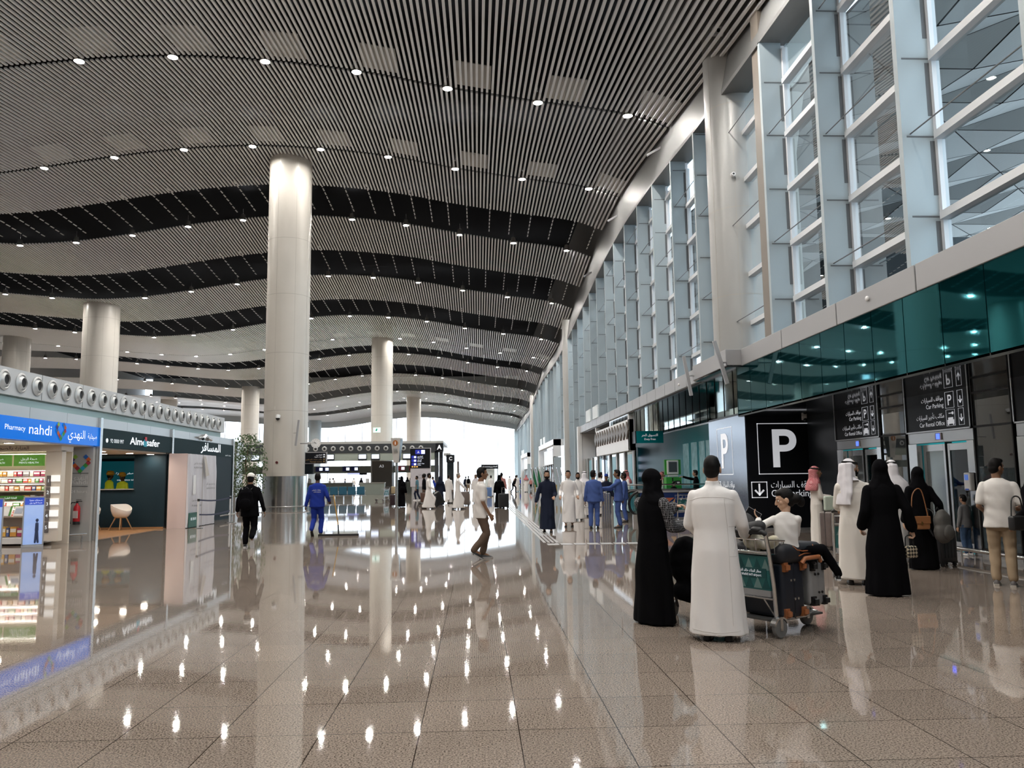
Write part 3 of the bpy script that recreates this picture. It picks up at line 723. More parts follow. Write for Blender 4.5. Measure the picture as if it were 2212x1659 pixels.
text('العناية بالصحة', .12, M_ink, (-1.3, -.056, 2.39), UX, UZ, sh, ar=True, width=.8); text('Health Care', .11, M_ink, (-2.2, -.056, 2.39), UX, UZ, sh, width=.8)
for k in range(5):
    z = 1.6 - k * .29
    p = MB().box(-.44, -.34, -.03, 0, z - .13, z + .13).build('number_plate', mat('plate_grey', (.16, .14, .13), .5), sh)
    text(str(k + 1), .12, M_wsign, (-.39, -.034, z - .04), UX, UZ, p)
    MB().box(-.32, -.12, -.05, 0, z - .02, z + .14).build('card', mat('card_white', (.8, .8, .78), .4, emit=(1, .98, .95), es=.35), sh)
# packets: each one its own thing
pc = [(.62, .12, .10), (.75, .70, .62), (.55, .28, .06), (.08, .12, .30), (.70, .55, .50), (.12, .30, .10), (.35, .05, .12), (.78, .76, .74), (.70, .42, .10), (.30, .28, .30)]
pcn = ['red', 'white', 'orange', 'blue', 'pink', 'green', 'maroon', 'pale', 'amber', 'grey']
rown = {1.9: 'top', 1.72: 'second', 1.56: 'third', 1.36: 'fourth', .95: 'fifth', .72: 'sixth', .22: 'bottom', 1.12: 'middle', .52: 'lower'}
rnd = random.Random(3); cache = {}
for z in (1.72, 1.56, 1.36, 1.12, .95, .72, .22):
    x = -2.25
    while x < -.62:
        w = rnd.choice((.07, .09, .12, .16)); h = {1.72: .14, 1.56: .11, 1.36: .12, 1.12: .12, .95: .13, .72: .12, .22: .24}[z] * rnd.uniform(.8, 1.05); c = rnd.randrange(10)
        key = (w, c); nm = 'packet' if z > .3 else 'hanging_pack'
        t = thing(nm, '%s packet on the %s shelf of the pharmacy unit' % (pcn[c], rown[z]), 'packet', (SHX + x + w / 2, SHY + (.22 if z > .5 else .1), z), 0, '%s packets on the %s pharmacy shelf' % (pcn[c], rown[z]))
        MB().box(-w / 2 + .005, w / 2 - .005, -.05, .06, .002, h).build('carton', mat('packet_' + pcn[c], pc[c], .4), t); MB().box(-w / 2 + .012, w / 2 - .012, -.054, -.05, h * .45, h * .8).build('label_panel', mat('packet_panel', (.75, .72, .66), .5), t)
        x += w + rnd.uniform(.004, .02)
for k in range(2):
    t = thing('boxed_device', 'white boxed device leaning on the pharmacy shelf, ' + ('right one' if k else 'left one'), 'box', (SHX - 1.5 + k * .52, SHY - .05, .74))
    M_ = Matrix.Rotation(math.radians(-25), 4, 'X')
    MB().box(-.23, .23, 0, .05, 0, .26, M_).build('carton', M_white, t); MB().box(-.2, -.02, -.004, 0, .06, .2, M_).build('picture', mat('pic_grey', (.4, .45, .55), .4), t); MB().box(.18, .23, -.004, 0, 0, .26, M_).build('green_edge', mat('sign_green', (.07, .26, .04)), t)
# advertising stands
def adstand(loc, rz, w, label):
    t = thing('advert_stand', label, 'advert stand', loc, rz)
    f = MB(); f.box(-w / 2, w / 2, -.03, .03, .06, .09); f.box(-w / 2, w / 2, -.03, .03, 1.2, 1.23); f.box(-w / 2, -w / 2 + .03, -.03, .03, .06, 1.23); f.box(w / 2 - .03, w / 2, -.03, .03, .06, 1.23); f.box(-w / 2, w / 2, -.16, .16, 0, .06)
    f.build('frame', M_alum, t)
    MB().box(-w / 2 + .03, w / 2 - .03, -.012, .012, .09, 1.2).build('poster', mat('poster_sky', (.20, .36, .72), .3, noise=(2.2, (.55, .66, .85), 3), emit=(.3, .45, .9), es=.25), t)
    MB().box(-w / 2 + .03, w / 2 - .03, -.016, -.012, 1.03, 1.2).build('poster_head', mat('poster_blue', (.03, .07, .42), .3, emit=(.05, .1, .6), es=.3), t)
    return t
a = adstand((-10.66, 20.0, 0), math.radians(28), .46, 'slim blue advert stand in front of the pharmacy shelves')
x0 = MB(); x0.cap((.05, -.02, .14), .022, (.07, -.02, .40), .03).cap((.11, -.02, .14), .022, (.08, -.02, .40), .03).cap((.075, -.02, .42), .04, (.075, -.02, .58), .035).ell((.075, -.02, .66), (.032, .012, .04)); x0.build('printed_figure', mat('print_navy', (.03, .05, .12), .5), a)
text('صحتك معنا', .05, M_wsign, (.03, -.02, 1.12), UX, UZ, a, ar=True, width=.26); text('خدمة التوصيل', .05, M_wsign, (.03, -.02, 1.06), UX, UZ, a, ar=True, width=.26)
adstand((-10.72, 18.25, 0), math.radians(35), .6, 'blue advert stand cut off by the left photo edge')
# corner wall with logo, rail and extinguisher
wl = sroot('wall_corner', 'pale shop corner wall with printed logo')
MB().add([(-11.28, 21.6, 0), (-10.98, 22.2, 0), (-10.98, 22.2, 2.5), (-11.28, 21.6, 2.5)], [(0, 1, 2, 3)]).build('side_panel', mat('panel_bluegrey', (.56, .60, .62), .4), wl)
MB().box(-10.98, -10.36, 22.2, 22.34, 0, 2.5).build('panel', mat('panel_grey', (.42, .41, .39), .5), wl)
heart(wl, (-10.68, 22.19, 1.86), UX, UZ, .07, .008)
M_pale = mat('print_pale', (.66, .65, .62), .5)
text('النهدي', .16, M_pale, (-10.68, 22.19, 1.62), UX, UZ, wl, ar=True, width=.42); text('nahdi', .16, M_pale, (-10.68, 22.19, 1.5), UX, UZ, wl, width=.42); text('24 hours', .12, M_pale, (-10.68, 22.19, 1.27), UX, UZ, wl, width=.42)
l_ = MB(); l_.box(-10.9, -10.46, 22.188, 22.199, 1.79, 1.80).box(-10.9, -10.46, 22.188, 22.199, 1.44, 1.45); l_.build('rule', M_ink, wl)
ex = thing('fire_extinguisher', 'red fire extinguisher hanging on the pharmacy corner wall', 'fire extinguisher', (-10.66, 22.08, .46))
MB().lathe([(.001, 0), (.07, 0), (.085, .03), (.085, .40), (.07, .46), (.035, .50), (.03, .54)], n=20).build('cylinder', mat('extinguisher_red', (.45, .012, .02), .25), ex, smooth=40)
MB().lathe([(.001, -.02), (.087, -.02), (.087, .06), (.001, .06)], n=20).build('base', M_rubber, ex)
MB().box(-.06, .06, -.088, -.06, .15, .34).build('label', mat('ext_label', (.6, .5, .48), .5), ex)
MB().cyl((0, 0, .53), (0, 0, .58), .03, n=10).box(-.02, .12, -.02, .02, .58, .60).box(-.02, .10, -.02, .02, .62, .635).build('valve', M_ink, ex)
MB().tube([(-.03, -.02, .56), (-.12, -.04, .56), (-.17, -.05, .46), (-.17, -.05, .25), (-.14, -.06, .08), (-.12, -.06, .0)], .014, 8).build('hose', M_rubber, ex, smooth=60)
r = thing('bump_rail', 'low steel rail in front of the pharmacy corner wall', 'rail', (-10.9, 21.3, 0))
p0, p1 = Vector((-.45, -.35, .2)), Vector((.6, .62, .2)); MB().tube([p0, p1], .03, 10).build('bar', M_steel, r)
for k in (.08, .5, .92): q = p0.lerp(p1, k); MB().cyl((q.x, q.y, 0), (q.x, q.y, .19), .02, n=8).build('post', M_steel, r)
# navy kiosk front with pass-through
nw = sroot('wall_kiosk', 'dark navy kiosk wall with a wide service opening')
MB().box(-15.4, -11.43, 27.4, 27.5, .05, 1.31).box(-11.43, -10.4, 27.4, 27.5, .05, 2.5).box(-15.4, -11.43, 27.4, 27.5, 2.42, 2.5).build('panel', M_navy, nw)
MB().box(-15.4, -10.4, 27.36, 27.4, 0, .06).build('plinth', mat('plinth_wood', (.33, .18, .08), .4), nw)
MB().box(-15.4, -11.4, 27.3, 27.55, 1.29, 1.325).build('counter_edge', mat('edge_grey', (.3, .29, .28), .4), nw)
struct(MB().box(-15.4, -10.6, 32.2, 32.3, 0, 2.5).build('wall_kiosk_back', mat('kiosk_dark', (.015, .025, .035), .4)))
t = thing('wall_screen', 'large teal screen on the back wall of the navy kiosk', 'screen', (-13.1, 32.1, 1.3))
MB().box(-1.9, 1.0, -.05, 0, 0, 1.05).build('panel', mat('screen_teal', (.01, .14, .18), .2, emit=(.01, .16, .2), es=.12), t)
text('نطور تجربة سفر متميزة', .11, M_wsign, (-.3, -.056, .55), UX, UZ, t, ar=True, width=1.3); text('experience tailored to you', .09, M_wsign, (-.3, -.056, .3), UX, UZ, t, width=1.2)
MB().box(.55, .78, -.06, -.05, .55, .98).build('badge', M_white, t)
struct(MB().box(-15.4, -10.6, 27.5, 32.2, 0, .14).build('floor_kiosk', mat('kiosk_dark', (.015, .025, .035))))
# two tub chairs
def tub_chair(loc, rz, label):
    t = thing('tub_chair', label, 'chair', loc, rz, 'white tub chairs at the navy kiosk')
    sh_ = MB(); rings = []
    n = 28
    for i, (h, rs, th) in enumerate(((.42, .20, 0), (.44, .27, 0), (.52, .31, 0), (.62, .33, 0), (.72, .345, 0))):
        rings.append([])
    def prof(a, k):      # a=0 is the front; the rim rises to the back
        back = .5 - .5 * math.cos(a); top = .60 + .22 * min(1, back * 1.5) ** .8 if True else 0
        zs = .40 + (top - .40) * k ** 1.3; r = .19 + .14 * (1 - (1 - k) ** 2.2)
        return r, zs
    outer = []; 
    for k in (0, .2, .4, .6, .8, 1.0):
        outer.append([Vector((prof(a, k)[0] * math.sin(a), -prof(a, k)[0] * .92 * math.cos(a), prof(a, k)[1])) for a in [2 * math.pi * i / n for i in range(n)]])
    inner = [[p * 1.0 - Vector((p.x, p.y, 0)).normalized() * .018 + Vector((0, 0, .002)) for p in ring] for ring in reversed(outer)]
    inner[-1] = [p + Vector((0, 0, .02)) for p in inner[-1]]
    sh_.loft(outer + inner); sh_.build('shell', mat('chair_white', (.78, .74, .70), .4), t, smooth=50)
    MB().lathe([(.001, .43), (.2, .43), (.23, .46), (.2, .485), (.001, .49)], n=20).build('cushion', mat('cushion_grey', (.45, .42, .42), .8), t, smooth=60)
    MB().lathe([(.001, .38), (.16, .38), (.16, .41), (.001, .41)], n=16).build('seat_plate', mat('oak', (.42, .25, .12), .5), t)
    for sx in (-1, 1):
        for sy in (-1, 1): MB().cyl((sx * .11, sy * .11, .395), (sx * .25, sy * .24, .0), .022, .014, n=10).build('leg', mat('oak', (.42, .25, .12)), t)
    return t
cx = atY(263, 1140, 26.9); tub_chair((cx.x, 26.8, .012), math.radians(65), 'white tub chair with oak legs, the one seen whole'); tub_chair((cx.x - .95, 26.7, .012), math.radians(70), 'white tub chair half hidden behind the shopfront post')
# boarded-up kiosk front: pink board and white printed wrap
wp = thing('hoarding', 'white printed sheet wrapped over the closed kiosk front', 'hoarding', (-9.62, 27.35, 0))
n = 40; rows = []
for k in range(14):
    z = .02 + 2.44 * k / 13
    rows.append([Vector((.02 * math.sin(i * .9 + k * .5) + .012 * math.sin(i * 2.3 + k), 2.85 * i / n, z)) for i in range(n + 1)] + [Vector((-.05, 2.85, z)), Vector((-.05, 0, z))])
MB().loft(rows).build('sheet', mat('wrap_white', (.66, .65, .70), .35), wp, smooth=40)
MB().box(.03, .036, 1.28, 1.30, 0, 2.46).build('seam', mat('seam_brown', (.3, .25, .2)), wp)
MB().box(.035, .045, .35, .62, 1.1, 1.75).build('tape_patch', mat('tape', (.8, .8, .8), .2), wp)
fl = MB().loft([[Vector((.05, 1.3, 2.4)), Vector((.05, 1.5, 2.4)), Vector((.1, 1.75, 1.75)), Vector((.12, 1.35, 1.7))], [Vector((.06, 1.3, 2.4)), Vector((.06, 1.5, 2.4)), Vector((.11, 1.75, 1.75)), Vector((.13, 1.35, 1.7))]]); fl.build('loose_flap', mat('flap', (.5, .47, .44), .6), wp)
for s1, z, y, w, ar in (('مطار الملك خالد الدولي', 2.12, .75, .85, True), ("king khalid int'l airport", 1.98, .75, .85, False), ('نطور تجربة سفر متميزة', .88, .7, .95, True), ('We develop a unique', .7, .7, .95, False), ('تجربة سفر صممت لكم', 1.42, 2.1, .9, True), ('experience tailored to you', 1.27, 2.1, .9, False)):
    text(s1, .10, mat('print_dark', (.06, .07, .08), .5), (.06, y, z), SY, UZ, wp, ar=ar, width=w)
g_ = MB().box(.04, .06, .02, .8, .02, .5).build('green_board', mat('board_green', (.02, .12, .09), .4), wp)
text('800 1248 100', .13, M_wsign, (.065, .41, .25), SY, UZ, wp, width=.5)
struct(MB().box(-10.28, -9.68, 27.36, 27.42, 0, 2.47).build('wall_board', mat('board_pink', (.62, .50, .48), .45)), 'pinkish board closing the kiosk')
struct(MB().box(-10.6, -10.3, 30.3, 34.3, 0, 2.5).build('wall_kiosk_side', M_navy)); struct(MB().box(-11.2, -10.35, 34.3, 34.42, 0, 3.0).build('wall_kiosk_end', M_navy))
r = thing('bump_rail', 'short steel rail beyond the white wrapped kiosk', 'rail', (-10.0, 32.8, 0)); MB().tube([(0, -.9, .2), (0, 1.3, .2)], .03, 8).build('bar', M_steel, r); MB().cyl((0, .3, 0), (0, .3, .19), .022, n=8).build('post', M_steel, r)
# queue posts and belts
def qpost(px, py, label):
    x, y = G(px, py); t = thing('barrier_post', label, 'barrier post', (x, y, 0))
    MB().lathe([(.17, 0), (.17, .015), (.05, .03)], n=20).build('base', M_steel, t); MB().cyl((0, 0, .02), (0, 0, .98), .035, n=14).build('post', mat('post_white', (.75, .76, .78), .3, .3), t, smooth=40)
    MB().cyl((0, 0, .88), (0, 0, .96), .04, n=12).build('cassette', M_ink, t); return t
q1 = qpost(427, 1141, 'pale barrier post in front of the white hoarding'); q2 = qpost(496, 1129, 'pale barrier post beyond the white hoarding')
a, b_ = Vector(q1.location), Vector(q2.location)
bt = MB()
for z in (.90, .42):
    P = [a.lerp(b_, k / 8) + Vector((0, 0, z - .06 * math.sin(math.pi * k / 8))) for k in range(9)]
    for i in range(8): bt.loft([[P[i] + Vector((-.004, 0, 0)), P[i] + Vector((.004, 0, 0)), P[i] + Vector((.004, 0, .05)), P[i] + Vector((-.004, 0, .05))], [P[i + 1] + Vector((-.004, 0, 0)), P[i + 1] + Vector((.004, 0, 0)), P[i + 1] + Vector((.004, 0, .05)), P[i + 1] + Vector((-.004, 0, .05))]])
tag(bt.build('barrier_belt', mat('belt_navy', (.01, .015, .06), .5)), 'navy barrier belts between the two pale posts', 'barrier belt')

# ================================================================== MIDDLE: check-in island, signs, column fittings
isl = thing('check_in_island', 'long check-in island with grey canopy, air nozzles and hanging screens', 'check-in island', (-3.4, 80, 0))
M_is = mat('island_grey', (.40, .40, .38), .4); M_isd = mat('island_dark', (.05, .055, .06), .12); M_ism = mat('island_panel', (.30, .34, .30), .4)
MB().box(-26, -.0, .1, 12, 5.0, 5.25).build('roof', M_is, isl)
MB().box(-26, 0, 0, .3, 4.1, 5.0).build('nozzle_band', M_isd, isl)
MB().box(-26, -.6, .05, .35, 3.35, 4.1).build('screen_band', M_ism, isl)
MB().box(-26, -.6, 7.5, 8, 2.2, 2.95).build('rear_band', M_ism, isl)
MB().box(-.75, 0, -.05, 1.6, 4.2, 5.0).build('end_sign', M_pblack, isl)
text('A', .62, M_letter, (-.38, -.06, 4.38), UX, UZ, isl, bold=.03)
MB().box(-.85, -.45, 0, 1.2, 0, 4.2).box(-.42, -.05, .6, 1.0, 0, 4.2).build('end_pier', M_darkgl, isl)
MB().box(-7.75, -5.65, 5.9, 8.3, 0, 3.4).build('pillar', mat('pillar_taupe', (.16, .145, .125), .5), isl)
text('A3', .42, M_letter, (-6.75, 5.88, 2.75), UX, UZ, isl)
k = 0; x = -.9
for k in range(26):
    x = -2.2 - .86 * k
    dup(nz, (-3.4 + x, 80, 4.55), label='dark round air nozzle on the check-in island canopy', group='air nozzles on the check-in island').rotation_euler = (0, 0, -math.pi / 2)
for i, px in enumerate((713, 783, 811, 879, 527, 552)):
    x = atY(px, 988, 80).x
    t = thing('check_in_screen', 'lit screen on the check-in canopy, number %s from the left' % {527: 'one', 552: 'two', 713: 'three', 783: 'four', 811: 'five', 879: 'six'}[px], 'screen', (x, 79.95, 3.4), 0, 'check-in canopy screens')
    MB().box(-.42, .42, 0, .08, 0, .62).build('case', M_pblack, t); MB().box(-.36, .36, -.01, 0, .14, .56).build('display', mat('pale_screen', (.5, .55, .65)), t)
for i, px in enumerate((690, 703, 748, 766, 867, 892)):
    x = atY(px, 1005, 87.4).x; t = thing('desk_screen', '%s small screen on the rear check-in band, %s from the left' % (('blue', 'blue', 'blue', 'blue', 'red', 'red')[i], ('first', 'second', 'third', 'fourth', 'fifth', 'sixth')[i]), 'screen', (x, 87.4, 2.4), 0, 'rear check-in screens')
    MB().box(-.4, .4, 0, .08, 0, .5).build('case', mat('case_blue', (.02, .03, .2), .3) if i < 4 else mat('case_red', (.5, .06, .08), .3), t); MB().box(0, .34, -.01, 0, .1, .4).build('display', mat('pale_screen', (.5, .55, .65)), t)
for x0, x1, yy, lab in ((-11.9, -9.4, 82, 'grey check-in counter below the A3 pillar'), (-18.5, -13.2, 86, 'grey check-in counter behind the blue seats'), (-8.0, -5.9, 88, 'far grey check-in counter')):
    t = thing('check_in_counter', lab, 'counter', (x0, yy, 0)); MB().box(0, x1 - x0, 0, .8, 0, 1.12).build('body', M_ism, t); MB().box(-.05, x1 - x0 + .05, -.1, .85, 1.12, 1.2).build('worktop', M_is, t); MB().box(.6, .95, .2, .3, 1.2, 1.6).build('notice', M_white, t)
for px, py, w, h, em, lab in ((764, 1018, 1.35, .8, (.35, .38, .95), 'lilac lit screen hanging behind the check-in desks'), (785, 1018, .8, .8, None, 'black screen hanging behind the check-in desks')):
    c = atY(px, py, 91.2); t = thing('hanging_screen', lab, 'screen', (c.x, 91.2, c.z - h / 2)); MB().box(-w / 2, w / 2, 0, .1, 0, h).build('case', M_pblack, t)
    if em: MB().box(-w / 2 + .03, w / 2 - .03, -.01, 0, .03, h - .03).build('display', mat('lilac_screen', (.3, .3, .6), .3, emit=em, es=1.2), t)
    MB().cyl((0, .05, h), (0, .05, 4.98 - c.z + h / 2), .02, n=6).build('hanger', M_steel, t)
# island C and other dark end piers further down
for x, yy, ch, w in ((-4.05, 120, 'C', 1.0), ):
    t = thing('check_in_pier', 'dark end pier of the farther island with a white letter C', 'sign', (x, yy, 0))
    MB().box(-w / 2, w / 2, 0, 3, 0, 4.9).build('pier', M_darkgl, t); MB().box(-w / 2 - .1, w / 2 + .1, -.1, 3, 3.9, 5.0).build('sign_box', M_pblack, t); text(ch, .7, M_letter, (.05, -.12, 4.2), UX, UZ, t, bold=.03)
    MB().box(-w, 0, .2, 10, 4.9, 5.25).build('roof', M_is, t)
    MB().box(w / 2 + .5, w / 2 + .8, 0, .5, 0, 4).build('fin', mat('fin_brown', (.08, .06, .055), .4), t)
# blue beam seats in front of the island
st0 = None
for i in range(7):
    x = -12.65 + .655 * i
    lab = 'teal seat in the waiting row behind the mop worker, %s from the left' % ('first', 'second', 'third', 'fourth', 'fifth', 'sixth', 'seventh')[i]
    if st0 is None:
        st0 = thing('waiting_seat', lab, 'seat', (x, 61, 0), 0, 'teal waiting seats')
        sm_ = mat('seat_teal', (.015, .10, .17), .45)
        MB().rbox(-.29, .29, -.30, -.24, .42, 1.0, .02).build('backrest', sm_, st0); MB().rbox(-.27, .27, -.24, .3, .38, .46, .03).build('seat', sm_, st0)
        for sx in (-.3, .3): MB().tube([(sx, -.2, .4), (sx, -.22, .66), (sx, .15, .66)], .02, 8).build('armrest', M_steel, st0)
        MB().box(-.03, .03, -.2, .2, 0, .38).build('leg', M_steel, st0); MB().box(-.35, .35, -.02, .04, .30, .36).build('beam', M_steel, st0)
    else: dup(st0, (x, 61, 0), 0, lab)
# information pylon
t = thing('information_pylon', 'white tapered information pylon on a steel pole', 'information sign', (-4.36, 43.74, 0))
MB().cyl((0, 0, 0), (0, 0, 2.45), .075, n=20).build('pole', M_steel, t, smooth=40); MB().cyl((0, 0, 0), (0, 0, .04), .16, n=20).build('base', M_steel, t)
P = lambda z, w, d: [Vector((-w, -d, z)), Vector((w, -d, z)), Vector((w, d, z)), Vector((-w, d, z))]
Mr = Matrix.Rotation(math.radians(-14), 4, 'Z')
MB().loft([[Mr @ p for p in P(2.4, .15, .12)], [Mr @ p for p in P(3.74, .27, .24)]]).build('head', mat('pylon_white', (.62, .61, .59), .4), t, bevel=.02)
MB().loft([[Mr @ Vector(p) for p in ((.157, -.1, 2.45), (.157, .1, 2.45), (.165, .1, 2.45))], [Mr @ Vector(p) for p in ((.272, -.2, 3.66), (.272, .2, 3.66), (.28, .2, 3.66))]]).build('side_screen', M_darkgl, t)
o = Mr @ Vector((-.02, -.235, 3.45)); u = Mr @ Vector((1, 0, 0)); u = Vector(u)
d = MB().cyl(Mr @ Vector((-.0, -.19, 3.46)), Mr @ Vector((0, -.245, 3.46)), .15, n=24).build('info_disc', mat('disc_orange', (.42, .16, .05), .4), t)
text('i', .24, M_letter, Mr @ Vector((0, -.25, 3.375)), u, UZ, t, bold=.03)
for k in range(5): MB().box(-.11, .11, -.205 + .012 * (k - 5), -.2 + .012 * (k - 5) + .02, 3.14 - .05 * k, 3.155 - .05 * k, Mr).build('text_line', mat('line_grey', (.25, .25, .25)), t)
# flight totem
t = thing('flight_totem', 'tall totem with black direction screen over a white board', 'totem', (-4.5, 64, 0))
MB().box(-.8, .8, 0, .25, .9, 3.95).build('body', mat('totem_white', (.60, .58, .62), .4), t); MB().box(-.82, .74, -.03, 0, 2.35, 3.9).build('screen', M_pblack, t)
MB().box(-.7, .7, .05, .2, 0, .9).build('stand', M_alum, t)
M_scr = mat('screen_white', (.7, .75, .9), .3, emit=(.8, .86, 1), es=.8); M_scb = mat('screen_blue', (.01, .015, .12), .3, emit=(.02, .03, .4), es=.5)
MB().box(-.42, .35, -.04, -.03, 3.45, 3.8).build('screen_header', M_scb, t); MB().box(.05, .33, -.045, -.04, 3.48, 3.78).build('screen_tile', M_scr, t); text('A', .25, M_letter, (-.18, -.05, 3.53), UX, UZ, t, bold=.02)
for i, (a, b_) in enumerate((('المغادرون', 'Departures'), ('الوصول', 'Arrivals'), ('دورات المياه', 'Toilets'))):
    z = 3.18 - .28 * i; MB().box(-.72, -.3, -.04, -.03, z - .06, z + .16).build('screen_icon', M_scb, t); MB().box(-.52, -.36, -.045, -.04, z - .03, z + .12).build('icon', M_scr, t)
    text(a, .11, M_scr, (-.25, -.045, z + .07), UX, UZ, t, ar=True, align='LEFT'); text(b_, .1, M_scr, (-.25, -.045, z - .05), UX, UZ, t, align='LEFT')
for k in range(3): MB().box(-.7 + .18 * k, -.58 + .18 * k, -.04, -.03, 2.42, 2.52).build('amber_icon', mat('amber', (.5, .3, .08), .4, emit=(.8, .45, .1), es=.5), t)
text('SAUDI', .22, mat('print_grey', (.3, .3, .33)), (.15, -.01, 1.75), UX, UZ, t); text('ARABIA', .2, mat('print_grey', (.3, .3, .33)), (.15, -.01, 1.52), UX, UZ, t)
# fittings on the great column
t = thing('direction_sign', 'dark direction sign with gold text beside the great column', 'sign', (-9.1, 42.9, 2.38))
MB().box(0, 1.16, 0, .12, 0, .62).build('panel', M_alum, t); MB().box(.03, 1.1, -.012, 0, .03, .58).build('face', M_pblack, t)
gold = mat('gold_text', (.36, .24, .10), .5)
for z, s1, m, ar in ((.44, 'المغادرون', M_letter, True), (.33, 'دورات المياه', M_letter, True), (.2, 'مكاتب خدمات المسافرين', gold, True), (.08, 'Passenger services', gold, False)):
    text(s1, .085, m, (.92, -.018, z), UX, UZ, t, ar=ar, align='RIGHT')
for z in (.44, .33, .2, .08): MB().box(.98, 1.05, -.018, -.012, z, z + .07).build('icon', M_letter if z > .25 else gold, t)
t = thing('black_screen', 'small black screen under the direction sign', 'screen', (-9.1, 42.95, 1.84)); MB().box(.0, .46, 0, .08, 0, .54).build('case', M_pblack, t); MB().box(.03, .43, -.004, 0, .03, .51).build('display', M_darkgl, t); MB().box(.1, .2, .02, .06, .5, .6).build('bracket', M_alum, t)
t = thing('clock', 'white double-faced clock on an arm beside the great column', 'clock', (-8.55, 43.0, 3.46), math.radians(12))
MB().cyl((0, -.06, 0), (0, .06, 0), .25, n=32).build('case', M_white, t, smooth=40); MB().cyl((-.25, 0, 0), (-.8, .2, 0), .03, n=8).build('arm', M_alum, t)
f = MB()
for k in range(12):
    a = math.radians(30 * k); f.box(-.008, .008, -.066, -.06, .18, .22, Matrix.Rotation(a, 4, 'Y'))
f.box(-.01, .01, -.068, -.062, -.03, .13, Matrix.Rotation(math.radians(-50), 4, 'Y')); f.box(-.008, .008, -.068, -.062, -.03, .18, Matrix.Rotation(math.radians(-80), 4, 'Y')); f.build('hands_and_marks', M_ink, t)
t = thing('dome_camera', 'white dome camera on the great column', 'camera', atY(600, 903, 42.55))
MB().lathe([(.001, .2), (.10, .18), (.12, .08), (.12, 0)], n=20).box(.0, .12, 0, .1, .06, .16).build('housing', M_white, t, smooth=50); MB().ell((0, 0, -.01), (.105, .105, .12)).build('dome', M_ink, t, smooth=True)
t = thing('alarm_button', 'dark red round alarm on the great column', 'alarm', atY(598, 999, 42.72)); MB().cyl((0, .05, 0), (0, -.05, 0), .065, n=20).build('body', mat('alarm_red', (.12, .005, .01), .3), t); MB().cyl((0, -.05, 0), (0, -.06, 0), .03, n=12).build('cap', M_ink, t)
t = thing('exit_sign', 'small green and white exit sign on the second tall column', 'sign', atY(814, 929, 85.9)); MB().box(-.38, .38, -.05, .05, -.26, .26).build('panel', mat('exit_white', (.7, .8, .78), .3, emit=(.7, 1, .9), es=.4), t); MB().cap((-.05, -.06, -.05), .08, (.0, -.06, .1), .07).build('pictogram', mat('exit_green', (.02, .35, .22), .4), t)
# tree beside the great column
t = thing('potted_tree', 'leafy green tree in a pot left of the great column', 'tree', (-11.75, 41.6, 0))
MB().lathe([(.001, 0), (.32, 0), (.38, .55), (.34, .55), (.33, .48), (.001, .48)], n=20).build('pot', mat('pot_dark', (.03, .03, .03), .5), t, smooth=40)
MB().tube([(0, 0, .5), (.05, .05, 1.4), (-.05, 0, 2.4), (.08, 0, 3.3)], [.06, .05, .04, .015], 8).build('trunk', mat('trunk_brown', (.12, .08, .05), .8), t)
lf = MB(); rn = random.Random(5)
for k in range(1700):
    z = rn.uniform(.75, 3.9); R = .95 * math.sin(min(1, (z - .4) / 3.6) * math.pi) ** .5 + .12; a = rn.uniform(0, 6.283); rr = R * rn.random() ** .5
    p = Vector((rr * math.cos(a), rr * math.sin(a), z)); d = Vector((rn.uniform(-1, 1), rn.uniform(-1, 1), rn.uniform(-1.2, .2))).normalized(); w = d.orthogonal().normalized(); L = rn.uniform(.10, .2); e = d.cross(w) * .01
    lf.add([p, p + d * L * .5 + w * L * .2 + e, p + d * L, p + d * L * .5 - w * L * .2 + e], [(0, 1, 2, 3)])
lf.build('foliage', mat('leaf_green', (.03, .075, .018), .5, noise=(3, (.075, .12, .04), 2)), t)
t = thing('steel_booth', 'tall stainless steel clad booth beyond the shops', 'booth', (-13.9, 46, 0)); MB().box(-1.4, .35, 0, 1.2, 0, 3.75).build('body', M_alu, t); s_ = MB()
for z in (1.2, 2.45): s_.box(-1.4, .355, -.005, 0, z, z + .02)
s_.build('seam', M_ink, t)
# entrance vestibule far down and its sign
c = atY(1058, 1008, 150); t = thing('entrance_sign', 'dark overhead sign above the far glass vestibule', 'sign', (c.x, 150, c.z)); MB().box(-1.55, 1.55, 0, .2, -.4, .4).build('panel', M_pblack, t); [MB().box(q_ - .05, q_ + .05, .05, .15, -c.z, -.4).build('leg', M_mull, t) for q_ in (-1.5, 1.5)]
text('المغادرون', .35, M_letter, (.7, -.02, -.1), UX, UZ, t, ar=True); text('Departures', .3, M_letter, (-.6, -.02, -.1), UX, UZ, t)
t = thing('glass_vestibule', 'white framed glass vestibule at the far end of the hall', 'vestibule', (c.x, 151, 0)); b = MB()
for x in (-1.5, 1.4): b.box(x, x + .12, 0, 3, 0, 3.5)
b.box(-1.5, 1.5, 0, 3, 3.4, 3.6); b.build('frame', M_mull, t); MB().box(-.9, .9, .1, .15, 0, 3.3).build('door', mat('door_cream', (.6, .6, .55), .4), t)
# tactile paving strips let into the floor
for k in range(4):
    tag(MB().box(1.55 + .1 * k, 1.61 + .1 * k, 19.3, 62, .0, .006).build('tactile_strip', M_alum), 'long ribbed metal strip in the floor running down the hall', 'tactile paving', 'long tactile strips')
x = 1.6; k = 0
while x < 3.5:
    tag(MB().box(x, x + .26, 18.6, 19.0, 0, .006).build('tactile_plate', M_alum), 'short metal tactile plate set across the floor near the bollards', 'tactile paving', 'tactile plates across the floor'); x += .31

